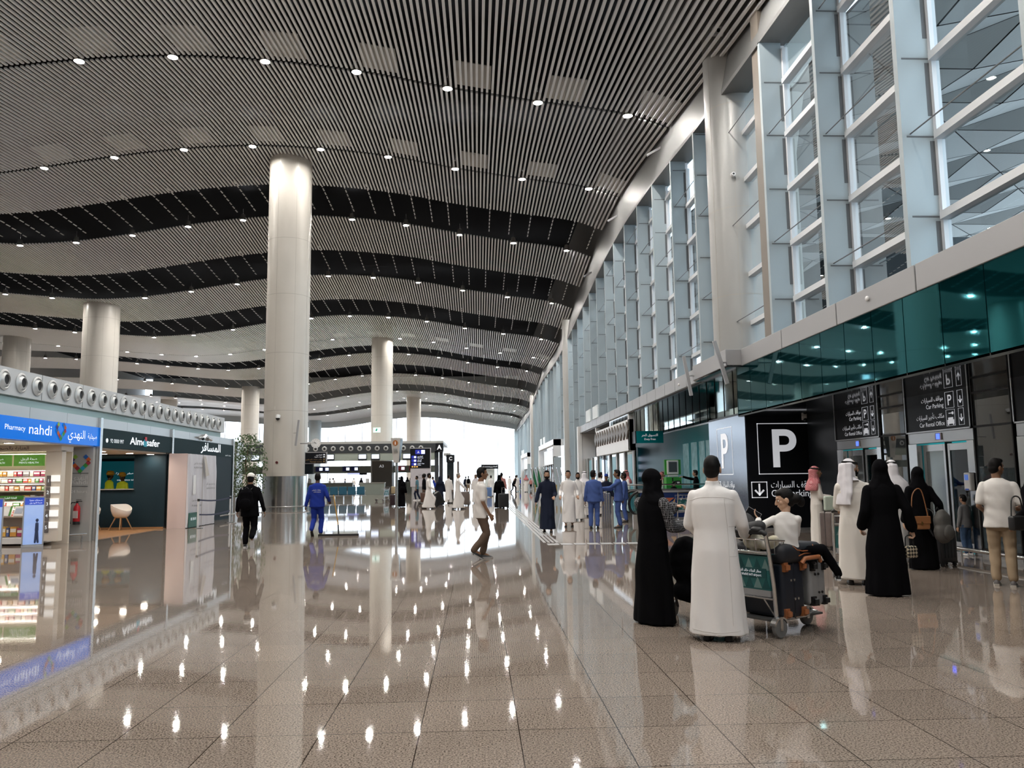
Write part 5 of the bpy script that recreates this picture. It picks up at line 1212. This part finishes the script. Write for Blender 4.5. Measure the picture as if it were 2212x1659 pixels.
# ---- the family group in front
p0 = (2.69, 7.99, 0); TH = -math.radians(59)
trolley('luggage trolley with a teal airport board, loaded with the seated girl', p0, TH)
TM = Matrix.Translation(p0) @ Matrix.Rotation(TH, 4, 'Z')
tw = lambda x, y, z: tuple(TM @ Vector((x, y, z)))
lay = Matrix.Translation((0, 0, 0)) @ Matrix.Rotation(-math.pi / 2, 4, 'Y')       # wheels end turned to +x
M_nav = mat('case_navy', (.010, .014, .024), .45); M_orange = mat('case_tan', (.36, .13, .05), .4); M_silv = mat('case_silver', (.34, .35, .36), .35, .4)
def laid(label, c, w, h, d, m, wm, hub, **kw):
    """case lying across the trolley with its wheeled end towards +x; c = centre of the wheeled end"""
    L = Matrix(((0, 0, -1, 0), (0, 1, 0, 0), (1, 0, 0, 0), (0, 0, 0, 1)))          # local x->z, z->-x
    return suitcase(label, tw(*c), TH, w, h, d, m, wm, hub, lie=L, buttons=True, **kw)
laid('big navy suitcase with tan corner wheels on the family trolley', (.33, .30, .43), .54, .70, .34, M_nav, M_orange, M_orange, ribs=False)
laid('silver grey suitcase with black wheels at the trolley front', (.33, .68, .46), .44, .62, .26, M_silv, M_rubber, M_alum, ribs=True)
t = thing('holdall', 'black soft holdall with tan piping lying on top of the suitcases', 'bag', tw(.0, .42, .68), TH)
MB().rbox(-.31, .31, -.33, .33, 0, .19, .07, None, 4).build('body', mat('holdall_black', (.012, .013, .018), .6), t, smooth=60)
q = MB(); q.tube([(.29, -.14, .168), (.311, -.10, .13), (.313, -.02, .115), (.313, .10, .115), (.311, .15, .135), (.29, .17, .168)], .006, 6).tube([(.313, -.08, .07), (.313, 0, .09), (.313, .20, .09)], .006, 6); q.build('piping', M_orange, t)
MB().tube([(.32, -.05, .0), (.335, -.02, .045), (.335, .2, .05), (.32, .24, .0)], .022, 8).build('side_handle', M_orange, t, smooth=60)
t = thing('baby_seat_hood', 'black padded headrest sticking up behind the trolley handle', 'headrest', tw(-.16, .12, .86), TH)
MB().ell((0, 0, .16), (.14, .09, .15)).build('cushion', mat('pad_black', (.02, .02, .022), .7), t, smooth=True); MB().cap((.1, -.08, .16), .05, (.36, -.2, .19), .06).build('grip_pad', mat('pad_black', (.02, .02, .022)), t, smooth=True)
t = thing('baby_blanket', 'crumpled white and yellow blanket in the trolley basket', 'blanket', tw(.05, .05, .79), TH)
q = MB(); rn = random.Random(2)
for k in range(9): q.ell((rn.uniform(-.15, .16), rn.uniform(-.06, .1), rn.uniform(.03, .12)), (rn.uniform(.05, .1), .05, rn.uniform(.03, .06)), Matrix.Rotation(rn.uniform(0, 3), 4, 'Y'))
remesh(q, 'cloth', cloth('blanket_print', (.62, .57, .56), noise=(22, (.50, .47, .28), 1)), t, .012, wr=.006)
# second pushchair load between the woman and the man
t = thing('pushchair', 'black folded pushchair between the woman and the man in white', 'pushchair', (2.22, 8.75, 0), -.6)
q = MB()
for s in (-1, 1): q.tube([(s * .2, -.1, 1.0), (s * .2, .05, .55), (s * .2, .3, .1)], .016, 8); q.tube([(s * .2, .25, .6), (s * .2, -.15, .08)], .014, 8)
q.build('frame', M_rubber, t, smooth=60); q = MB(); q.ell((0, .08, .62), (.2, .16, .28)); q.ell((0, .1, .3), (.19, .2, .12)); remesh(q, 'seat_fabric', C_black, t, .02, wr=.01)
for s in (-1, 1):
    for y in (-.15, .3): MB().cyl((s * .22, y, .08), (s * .25, y, .08), .08, n=16).build('wheel', M_rubber, t, smooth=40)
MB().ell((.2, -.1, 1.02), (.035, .06, .035)).build('grip', M_rubber, t, smooth=True)

person('woman in black robe and face veil with patterned sleeves, beside the trolley man', (1.86, 8.64), 52, 1.60, 0, 'abaya', C_black, slm=C_lat, head='niqab', tone='light', wr_=(.17, .34, 1.10), wl=(.10, .30, 1.33), elb=(-.1, -.3), hr=(.1, 1, .1), hl=(.9, .4, .2), fat=1.08, curl=.7, hyaw=38)
person('man in a long white thobe seen from behind, pushing the loaded trolley', (2.27, 7.75), 22, 1.72, 0, 'thobe', C_thobe, head='hair', tone='tan', wr_=(.27, .30, .98), wl=(-.2, .3, 1.0), hr=(.1, 1, -.2), elb=(-.2, -.35), fat=1.16, face=False, curl=.8)
K = ({-1: Vector((.34, .52, .93)), 1: Vector((.52, .40, .90))}, {-1: Vector((.50, .80, .55)), 1: Vector((.74, .50, .50))})
g_ = person('little girl in a white top sitting on the luggage and holding a phone', (3.06, 7.98), 20, 1.14, 0, 'shirt', cloth('girl_white', (.74, .72, .70)), legm=C_black, head='bun', tone='light', wl=(-.40, .17, 1.36), wr_=(-.05, .30, 1.02), hl=(-.5, .3, .8), elb=(-.35, .1), hyaw=-100, hpitch=14, hs=1.32, sole=C_sole, knees=K, z=.21, face=True, hem=.86, curl=.4)
t = thing('phone', 'dark phone in a clear case held up by the girl', 'phone', (g_.matrix_basis @ Vector((-.47, .22, 1.45))), math.radians(-20))
Mp = Matrix.Rotation(math.radians(-58), 4, 'Y'); MB().rbox(-.037, .037, -.004, .004, -.075, .075, .004, Mp).build('case', mat('phone_case', (.25, .24, .25), .2), t); MB().box(-.033, .033, -.006, -.004, -.07, .07, Mp).build('screen', M_pblack, t)

# ---- people waiting for the lifts
person('man in white thobe and red checked headscarf facing the lifts', (7.32, 17.26), 105, 1.69, 1, 'thobe', C_thobe2, head='ghutra', headm=C_red, tone='brown', wl=(-.08, .32, 1.08), wr_=(.10, .32, 1.06), hyaw=-5, mustache=True)
person('man in cream thobe and long white headscarf looking right', (5.34, 11.33), 18, 1.73, 0, 'thobe', C_thobe2, head='ghutra', drape='long', tone='tan', beard=True, hyaw=62, wl=(-.16, .34, 1.05), wr_=(.16, .36, 1.05), fat=1.12, hem=.08)
person('woman in full black robe carrying a triangle patterned handbag', (5.22, 10.26), 8, 1.70, 0, 'abaya', C_black, head='niqab', tone='light', wr_=(.34, -.02, .86), wl=(-.25, .12, .88), face=False, fat=1.10, curl=.9)
person('man in white headscarf half hidden behind the woman in black', (7.05, 13.5), 5, 1.74, 1, 'thobe', C_thobe, head='ghutra', tone='tan')
person('woman in black with a tan shoulder bag in front of the nearer lift', (7.18, 12.9), 5, 1.62, 1, 'abaya', C_black, head='niqab', tone='light', wr_=(.36, .05, .9), face=False)
person('man in white t-shirt and khaki trousers looking right by the tall glass', (7.2, 10.93), 35, 1.72, 0, 'shirt', C_tee, legm=C_khaki, sl='short', head='hair', tone='brown', hyaw=48, hpitch=5, wl=(-.2, .2, 1.02), wr_=(.24, .24, 1.08), step=(.02, -.05), shoe=mat('shoe_grey', (.12, .11, .11), .5), sole=mat('sole_cream', (.5, .47, .42), .5), fat=1.12)
person('person in black robe cut off by the right photo edge', (7.18, 10.12), -10, 1.66, 1, 'abaya', C_black, head='niqab', face=False, wl=(-.28, .1, .95))
person('small child in jeans standing by the lift doors', (9.14, 14.9), -20, 1.12, 2, 'shirt', mat('child_grey', (.2, .2, .21), .8), legm=mat('jeans', (.05, .10, .20), .8), tone='tan', shoe=M_white)
tri = bpy.data.materials.new('triangle_print'); tri.use_nodes = True; nt = tri.node_tree; b = nt.nodes['Principled BSDF']; tc = nt.nodes.new('ShaderNodeTexCoord'); mp_ = nt.nodes.new('ShaderNodeMapping'); mp_.inputs['Rotation'].default_value = (0, .785, 0); ck = nt.nodes.new('ShaderNodeTexChecker'); ck.inputs['Scale'].default_value = 32; ck.inputs[1].default_value = (.01, .01, .01, 1); ck.inputs[2].default_value = (.5, .43, .32, 1)
nt.links.new(tc.outputs['Object'], mp_.inputs[0]); nt.links.new(mp_.outputs[0], ck.inputs['Vector']); nt.links.new(ck.outputs[0], b.inputs['Base Color'])
c = atY(1966, 1198, 10.2); handbag('small black and beige triangle patterned handbag in the hand of the woman in black', (c.x, 10.2, c.z - .04), .3, tri, .17, .15, .12, ((-.07, .15), (-.05, .27), (.05, .27), (.07, .15)))
M_tan = mat('leather_tan', (.34, .15, .06), .4); M_tan2 = mat('leather_tan_deep', (.27, .115, .045), .4)
c = atY(1985, 1143, 12.72); handbag('tan leather shoulder bag on the woman in front of the lift', (c.x, 12.66, c.z), 0, M_tan, .29, .20, .07, ((-.14, .18), (-.10, .55), (.04, .62), (.13, .2)), flap=M_tan2)
c = atY(2027, 1172, 12.75); backpack('grey backpack hanging at the side of the woman with the tan bag', (c.x, 12.75, c.z), .5, mat('pack_grey', (.09, .085, .08), .8), .36, .52, .2)
c = G(2040, 1222); suitcase('dark grey suitcase standing under the grey backpack', (c[0], c[1], 0), .4, .40, .60, .25, mat('case_darkgrey', (.035, .035, .04), .3))
c = atY(2194, 1145, 10.05); handbag('black handbag carried by the person at the right photo edge', (c.x, 10.0, c.z), .2, M_rubber, .22, .18, .1, ((-.09, .18), (-.06, .40), (.06, .40), (.09, .18)))
trolley('luggage trolley between the two men in headscarves by the sign wall', (5.62, 12.0, 0), math.radians(-18)); dup_tr = None
t = suitcase('brown wrapped suitcase standing by the man in the red headscarf', (7.3, 16.45, 0), .3, .42, .78, .34, mat('wrap_brown', (.10, .075, .07), .25, noise=(8, (.16, .13, .12), 4)), ribs=False)
c = atY(1803, 1085, 16.6); tag(MB().rbox(-.16, .16, -.05, .05, 0, .3, .03).build('paper_bag', mat('bag_mint', (.45, .52, .44), .6), None, (7.27, 16.4, .79)), 'pale mint bag on top of the brown wrapped suitcase', 'bag')

# ---- walkers in the middle of the hall
person('young man in white t-shirt and brown trousers walking right', (.06, 15.76), 78, 1.74, 0, 'shirt', C_tee, legm=C_brown, sl='short', head='hair', tone='brown', step=(.09, -.13), lift=(0, .07), wr_=(.22, .12, .86), wl=(-.2, .1, .86), hem=.78, shoe=C_shoe, sole=mat('sole_grey', (.35, .34, .33), .5), beard=False, hyaw=8)
person('man in black with a white cap and backpack walking away', (-5.32, 19.21), -6, 1.70, 1, 'jacket', C_black, legm=C_black, head='cap', headm=mat('cap_white', (.75, .72, .68), .7), tone='brown', step=(.10, -.26), lift=(0, .16), sole=C_sole, wl=(-.30, .05, .86), wr_=(.33, .02, .86), fat=1.15, hem=.74)
backpack('black backpack on the man with the white cap', (-5.36, 19.06, .86), .1, C_black, .34, .5, .14)
cl = person('cleaner in royal blue coverall pushing a wide floor mop', (-4.46, 22.76), 0, 1.72, 1, 'shirt', C_royal, legm=C_royal, head='hair', tone='dark', step=(-.20, .08), lift=(.10, 0), wr_=(.30, .20, .98), wl=(-.32, .02, .84), fat=1.15, curl=.9)
text('مطارات الرياض', .05, mat('print_pale', (.66, .65, .62)), (0, -.155, 1.27), UX, UZ, cl, ar=True, width=.24); text('riyadh airports', .04, mat('print_pale', (.66, .65, .62)), (.02, -.155, 1.22), UX, UZ, cl, width=.2)
t = thing('floor_mop', 'wide dust mop with a yellow handle pushed by the cleaner', 'mop', (-3.86, 22.75, 0))
MB().box(-.55, .55, -.06, .06, 0, .05).build('mop_head', M_rubber, t); MB().cyl((0, 0, .05), (-.02, .03, .30), .02, n=8).build('joint', M_rubber, t); MB().cyl((-.02, .03, .30), (-.17, .1, 1.12), .016, n=8).build('handle', mat('mop_yellow', (.5, .28, .05), .5), t)
person('bearded man in a long navy robe walking towards the camera', (1.96, 22.87), 186, 1.72, 1, 'thobe', C_navy, head='hair', tone='tan', beard=True, step=(.10, -.06), wl=(-.20, .28, 1.02), wr_=(.32, .06, .86), elb=(-.3, -.2), hem=.1)
person('young man in white thobe walking towards the camera', (2.83, 25.24), 190, 1.73, 1, 'thobe', C_thobe, head='hair', tone='tan', step=(-.04, .06), wl=(-.30, .16, .98), wr_=(.25, .16, .97), hem=.14, elb=(-.4, -.3))
def pf(px, py): return G(px, py)
person('bearded man in white robe behind the young man in white thobe', pf(1250, 1124), 185, 1.68, 2, 'thobe', C_thobe, head='hair', tone='brown', beard=True)
person('man in white thobe and white headscarf standing by the steel rail', pf(1264, 1116), 4, 1.72, 2, 'thobe', C_thobe, head='ghutra', tone='tan')
person('worker in blue coverall seen from behind beside the bollards', (3.47, 24.18), 12, 1.72, 1, 'shirt', C_cov, legm=C_cov, head='hair', tone='brown', hyaw=30, fat=1.12)
person('man in white thobe seen between the two blue workers', pf(1298, 1113), 60, 1.70, 2, 'thobe', C_thobe, head='hair', tone='tan', beard=True)
person('worker in dark navy with a blue cap behind the bollards', pf(1312, 1116), 190, 1.62, 2, 'shirt', C_navy, legm=C_navy, head='cap', headm=cloth('cap_blue', (.02, .05, .25)), tone='brown')
person('worker in blue coverall facing left and reaching over the bollards', (4.26, 24.44), 282, 1.73, 1, 'shirt', C_cov, legm=C_cov, head='hair', tone='brown', wl=(-.12, .50, 1.20), wr_=(.16, .46, 1.16), elb=(-.3, -.3), fat=1.12)
person('worker in blue coverall partly hidden behind the reaching worker', pf(1351, 1128), 285, 1.65, 2, 'shirt', C_cov, legm=C_cov, head='hair', tone='dark')
person('man in red checked headscarf behind the blue workers', pf(1354, 1112), 250, 1.76, 2, 'thobe', C_thobe, head='ghutra', headm=C_red, tone='tan')
person('dark haired man in white by the green machine', (8.25, 37.4), 60, 1.76, 2, 'thobe', C_thobe, head='hair', tone='tan')
person('man in white with a red checked headscarf looking down by the green machine', (8.38, 36.4), 110, 1.70, 2, 'thobe', C_thobe, head='ghutra', headm=C_red, tone='tan', hpitch=25)
person('man in black pointing left beside the slim bright windows', (8.75, 32.1), 292, 1.74, 2, 'jacket', C_black, legm=C_black, head='hair', tone='tan', wr_=(.06, .62, 1.52), hr=(0, 1, .1))
person('person with black hair bent low in front of the green machine', (8.2, 33.6), 60, 1.30, 2, 'shirt', C_black, legm=C_black, head='bun', tone='tan')
# hard-hat pair inside the kiosk
M_vest = mat('vest_yellow', (.55, .62, .02), .6, emit=(.5, .6, .02), es=.05); M_hat = mat('hard_hat_yellow', (.62, .33, .02), .35)
person('worker in yellow hard hat and vest seen from behind in the kiosk', (atY(236, 1040, 29).x, 29.0), 40, 1.75, 2, 'shirt', M_vest, legm=C_navy, head='hardhat', headm=M_hat, tone='dark', z=.14, face=False)
person('worker in yellow hard hat and vest facing out of the kiosk', (atY(265, 1040, 28.9).x, 28.9), 200, 1.70, 2, 'shirt', M_vest, legm=C_navy, head='hardhat', headm=M_hat, tone='dark', z=.14)
# people further down the hall
far = [
 ('woman in black robe with a black backpack beside the pylon', 867, 1095, 15, 1.66, dict(top='abaya', topm=C_black, head='niqab', face=False)),
 ('man in teal t-shirt walking left past the totem', 901, 1081, 275, 1.72, dict(topm=C_teal, legm=C_navy, sl='short', step=(.12, -.16), shoe=M_white, beard=True)),
 ('person with a big black afro in black beside the man in white', 916, 1086, 262, 1.80, dict(topm=C_black, legm=C_brown, head='afro', tone='dark')),
 ('man in white thobe striding right beside the black suitcase', 926, 1099, 82, 1.80, dict(top='thobe', topm=C_thobe, step=(-.25, .25), tone='brown', wr_=(.25, .25, .95), beard=True)),
 ('woman in dark navy dress with a red bag seen from behind', 951, 1091, 5, 1.66, dict(top='abaya', topm=C_navy, head='hijab', headm=C_navy, face=False)),
 ('man in white thobe walking away past the tall dark piers', 969, 1087, 22, 1.75, dict(top='thobe', topm=C_thobe, step=(.2, -.22), lift=(0, .08), tone='brown')),
 ('grey haired man in white thobe pushing a bag to the right', 989, 1100, 80, 1.78, dict(top='thobe', topm=C_thobe, hairm=C_hairg, step=(-.18, .24), wr_=(.2, .45, .9), tone='tan')),
 ('man in white with a white headscarf behind the walking young man', 1028, 1087, 190, 1.74, dict(top='thobe', topm=C_thobe, head='ghutra', tone='brown')),
 ('person in white pulling a light blue suitcase', 1061, 1072, 350, 1.72, dict(top='thobe', topm=C_thobe, step=(.1, -.1))),
 ('woman in black robe with a backpack pulling a black suitcase', 1079, 1097, 3, 1.66, dict(top='abaya', topm=C_black, head='niqab', face=False, step=(.12, -.12), wr_=(.28, -.1, .85))),
 ('man in pink shirt in front of the woman in black', 1084, 1088, 0, 1.82, dict(topm=C_pink, legm=C_navy, tone='brown')),
 ('person with a dark backpack far down the hall', 1012, 1064, 5, 1.74, dict(topm=C_tee, legm=C_khaki)),
 ('person in grey far down the hall beside the backpack wearer', 1006, 1063, 20, 1.7, dict(topm=C_navy, legm=C_navy)),
 ('person in black bending forward far down the hall', 1109, 1064, 60, 1.72, dict(topm=C_black, legm=C_black, lean=(0, .25), step=(-.2, .25))),
 ('person in long white far down the hall', 1117, 1062, 10, 1.78, dict(top='thobe', topm=C_thobe)),
 ('man in red checked headscarf far down the hall', 1137, 1063, 10, 1.76, dict(top='thobe', topm=C_thobe, head='ghutra', headm=C_red)),
 ('person in pink beside the green flags', 1147, 1057, 200, 1.4, dict(topm=C_pink, legm=C_black)),
 ('dark haired person behind the bearded man in navy', 1168, 1060, 190, 1.72, dict(topm=C_black, legm=C_black)),
 ('person in white on the far right of the end glazing', 1101, 1058, 30, 1.7, dict(top='thobe', topm=C_thobe)),
 ('person in blue crouching by the far end doors', 1124, 1056, 90, 1.5, dict(topm=C_royal, legm=C_navy)),
 ('traveller in blue bending behind the navy dress', 942, 1076, 280, 1.66, dict(topm=C_royal, legm=C_navy, lean=(0, .2))),
 ('traveller in black at the check-in desk behind the mop cleaner', 667, 1062, 30, 1.7, dict(topm=C_black, legm=C_black)),
 ('traveller in grey at the check-in desk behind the mop cleaner', 712, 1062, 40, 1.7, dict(topm=mat('cloth_grey', (.3, .3, .3), .8), legm=C_navy)),
 ('traveller in white bending over the check-in desk', 724, 1064, 280, 1.72, dict(top='thobe', topm=C_thobe, lean=(0, .2))),
 ('traveller in dark blue sitting side by the check-in desk', 745, 1061, 90, 1.62, dict(topm=C_navy, legm=C_navy)),
 ('traveller in pale shirt under the lilac screen', 764, 1060, 10, 1.7, dict(topm=C_tee, legm=C_navy)),
 ('traveller in black under the black hanging screen', 780, 1061, 350, 1.7, dict(top='abaya', topm=C_black, head='niqab', face=False)),
 ('traveller in black near the second tall column', 862, 1064, 20, 1.72, dict(topm=C_black, legm=C_black)),
 ('traveller in black beside the flight totem', 880, 1062, 350, 1.7, dict(top='abaya', topm=C_black, head='hijab', face=False)),
]
for lab, px, py, h, H_, kw in far:
    kw.setdefault('tone', 'brown'); person(lab, pf(px, py), h, H_, 3 if py < 1080 else 2, **kw)
def atf(px, py, dy=0): x, y = G(px, py); return (x, y + dy, 0)
c = G(867, 1095); backpack('black backpack on the woman beside the pylon', (c[0] + .14, c[1] - .16, .82), -.3, C_black, .36, .55, .18)
c = G(1079, 1097); backpack('black backpack on the woman pulling a black suitcase', (c[0], c[1] - .14, .95), 0, C_black, .3, .42, .12)
c = G(1012, 1064); backpack('black backpack far down the hall', (c[0], c[1] - .16, .95), 0, C_black, .36, .5, .15)
suitcase('black suitcase pulled by the woman with the backpack', atf(1088, 1098), .1, .50, .74, .3, ext=.3)
suitcase('dark suitcase behind the pylon pole', atf(850, 1094), .1, .40, .66, .28, mat('case_plum', (.03, .012, .018), .4), ext=.35)
t = tag(MB().rbox(-.22, .22, -.12, .12, 0, .42, .04).build('tote_bag', mat('tote_beige', (.42, .33, .20), .7), None, (atf(853, 1094)[0], atf(853, 1094)[1] + .1, .70), 40), 'beige bag on top of the dark suitcase behind the pylon', 'bag')
suitcase('tilted black suitcase beside the man in white thobe', atf(947, 1094), .5, .62, .74, .34, lie=Matrix.Rotation(math.radians(-32), 4, 'Y') @ Matrix.Translation((.12, 0, 0)))
suitcase('black suitcase on end beside the tilted black one', atf(937, 1096), .1, .30, .6, .25)
suitcase('taupe suitcase pushed by the grey haired man', atf(1004, 1092), .1, .50, .78, .32, mat('case_taupe', (.16, .13, .115), .5), ext=.3)
suitcase('light blue suitcase pulled by the person in white', atf(1056, 1074), .1, .46, .78, .3, mat('case_blue_light', (.12, .22, .45), .4), ext=.35)
suitcase('brown suitcase beside the person with the afro', atf(915, 1087), .1, .40, .66, .28, mat('case_brown', (.09, .045, .03), .5))
trolley('luggage trolley beside the steel booth behind the capped man', atf(515, 1087), math.radians(75)); trolley('luggage trolley with a basket in front of the blue advert panel', (6.75, 26.2, 0), math.radians(10)); trolley('luggage trolley in front of the check-in pillar', (-6.3, 56, 0), math.radians(60)); trolley('luggage trolley left of the grey haired man', (-2.6, 47.5, 0), math.radians(80))
# ---- escalator well with advert panel, bollards, green machine, flags
t = thing('escalator', 'escalator going down beside the teal wall, with navy advert panel', 'escalator', (5.25, 27.3, 0))
M_navp = mat('advert_navy', (.010, .028, .12), .2); 
MB().box(.25, 4.0, 0, .06, .08, .98).build('advert_panel', M_navp, t); MB().box(.2, 4.05, -.02, .08, 0, .08).box(.2, 4.05, -.02, .08, .98, 1.04).build('panel_rail', M_alum, t)
q = MB(); q.loft([[Vector((1.05, yy, .52)), Vector((1.05, yy, .80)), Vector((1.42, yy, .80))] for yy in (-.006, -.001)]); q.build('orange_triangle', mat('tri_orange', (.40, .11, .05), .4), t)
q = MB(); q.loft([[Vector((1.25, yy, .50)), Vector((1.44, yy, .50)), Vector((1.44, yy, .78))] for yy in (-.006, -.001)]); q.build('gold_triangle', mat('tri_gold', (.42, .25, .10), .4), t)
text('U', .42, M_letter, (1.75, -.008, .5), UX, UZ, t); text('.', .42, M_letter, (1.56, -.008, .5), UX, UZ, t)
for j, y in enumerate((.1, 1.3, 2.7)):
    loop = [(3.9, y, 1.02), (.6, y, 1.02)] + [(.30 - .42 * math.sin(a), y, .60 + .42 * math.cos(a)) for a in [math.radians(18 * i) for i in range(1, 10)]] + [(.6, y, .18)]
    MB().tube(loop, .045, 8).build('handrail', M_rubber, t, smooth=60)
    MB().box(.1, 3.9, y - .01, y + .01, .25, .98).build('glass_balustrade', glass('balustrade_glass', (.75, .85, .85), .8), t); MB().box(.0, 3.9, y - .08, y + .08, .0, .25).build('skirt', M_steel, t)
MB().box(.0, 4.0, 1.4, 2.6, -.0, .02).build('comb_plate', M_steel, t)
for y in (4.2,):
    MB().box(.6, 4.3, y - .01, y + .01, .1, 1.15).build('guard_glass', glass('balustrade_glass', (.75, .85, .85)), t); MB().tube([(.6, y, 1.2), (4.3, y, 1.2)], .03, 8).build('guard_rail', M_steel, t)
for i, px in enumerate((1303, 1309, 1315, 1321)):
    x, y = G(px, 1139); t = thing('bollard', 'tall stainless steel bollard, %s of four between the blue workers' % ('first', 'second', 'third', 'fourth')[i], 'bollard', (x, y + .1 * i, 0), 0, 'steel bollards')
    MB().cyl((0, 0, 0), (0, 0, 1.02), .04, n=16).build('post', M_steel, t, smooth=40); MB().ell((0, 0, 1.02), (.04, .04, .015)).build('cap', M_steel, t, smooth=True)
x, y = G(1260, 1119); t = thing('steel_barrier', 'low stainless barrier rail left of the blue workers', 'barrier', (x, y, 0)); [MB().cyl((q_, 0, 0), (q_, 0, 1.0), .04, n=12).build('post', M_steel, t, smooth=40) for q_ in (0, .9)]; MB().tube([(0, 0, .95), (.9, 0, .95)], .025, 8).tube([(0, 0, .4), (.9, 0, .4)], .02, 8).build('bar', M_steel, t, smooth=60)
c = atY(1455, 1030, 35.5); t = thing('green_machine', 'bright green service machine with a white monitor on top', 'machine', (c.x, 35.5, 0)); M_gr = mat('machine_green', (.05, .34, .05), .35)
MB().box(-.33, -.06, 0, .5, 0, 1.48).build('left_cabinet', M_gr, t, bevel=.01); MB().box(.0, .35, 0, .5, 0, 1.48).build('right_cabinet', M_gr, t, bevel=.01); MB().box(-.06, 0, .1, .5, 0, 1.45).build('gap', M_ink, t)
MB().box(-.36, .36, .1, .25, 1.58, 2.25).build('back_plate', M_gr, t); m_ = MB().box(-.27, .24, 0, .12, 1.6, 2.22).build('monitor', M_white, t, bevel=.02); MB().box(-.2, .17, -.01, 0, 1.7, 2.15).build('screen', mat('screen_greydark', (.08, .09, .1), .2), m_)
MB().box(-.2, .22, .05, .25, 1.5, 1.58).build('monitor_foot', M_white, t); MB().box(.06, .3, -.01, 0, 1.15, 1.32).build('slot_panel', M_ink, t); MB().box(.14, .26, -.02, -.01, 1.2, 1.27).build('slot_screen', M_white, t)
for i, (px, yy) in enumerate(((1160, 62), (1150, 68))):
    x = (px - 1031) * yy / F; t = thing('flag', 'green flag on a pole beside the far columns, the %s one' % ('nearer', 'farther')[i], 'flag', (x, yy, 0)); MB().cyl((0, 0, 0), (0, 0, 2.25), .03, n=8).cyl((0, 0, 0), (0, 0, .08), .22, n=16).ell((0, 0, 2.28), (.05, .05, .07)).build('pole', M_alum, t)
    MB().loft([[Vector((dx + .05 * math.sin(3 * z + j), .1 * math.cos(2 * z) + th_, z)) for dx, th_ in ((0, 0), (.14 * (2.3 - z), .05), (.24 * (2.3 - z), 0), (.24 * (2.3 - z), .03), (0, .03))] for j, z in enumerate((2.2, 1.9, 1.5, 1.1, .7))]).build('cloth', mat('flag_green', (.01, .16, .06), .6), t, smooth=50)
for i, (x, y, n_) in enumerate(((5.2, 52, 9), )):
    t = thing('wire_baskets', 'stack of nested trolleys with yellow boards far down the right side', 'trolley stack', (4.0, 57, 0)); q = MB(); q2 = MB()
    for k in range(8): q.tube([(.0 + .3 * k, 0, .0), (.0 + .3 * k, 0, 1.0), (-.25 + .3 * k, .0, 2.2)], .03, 6); q2.box(.02 + .3 * k, .06 + .3 * k, -.3, .3, .5, 1.0)
    q.build('frame', M_chrome, t); q2.build('board', mat('board_yellow', (.4, .28, .06), .5), t)
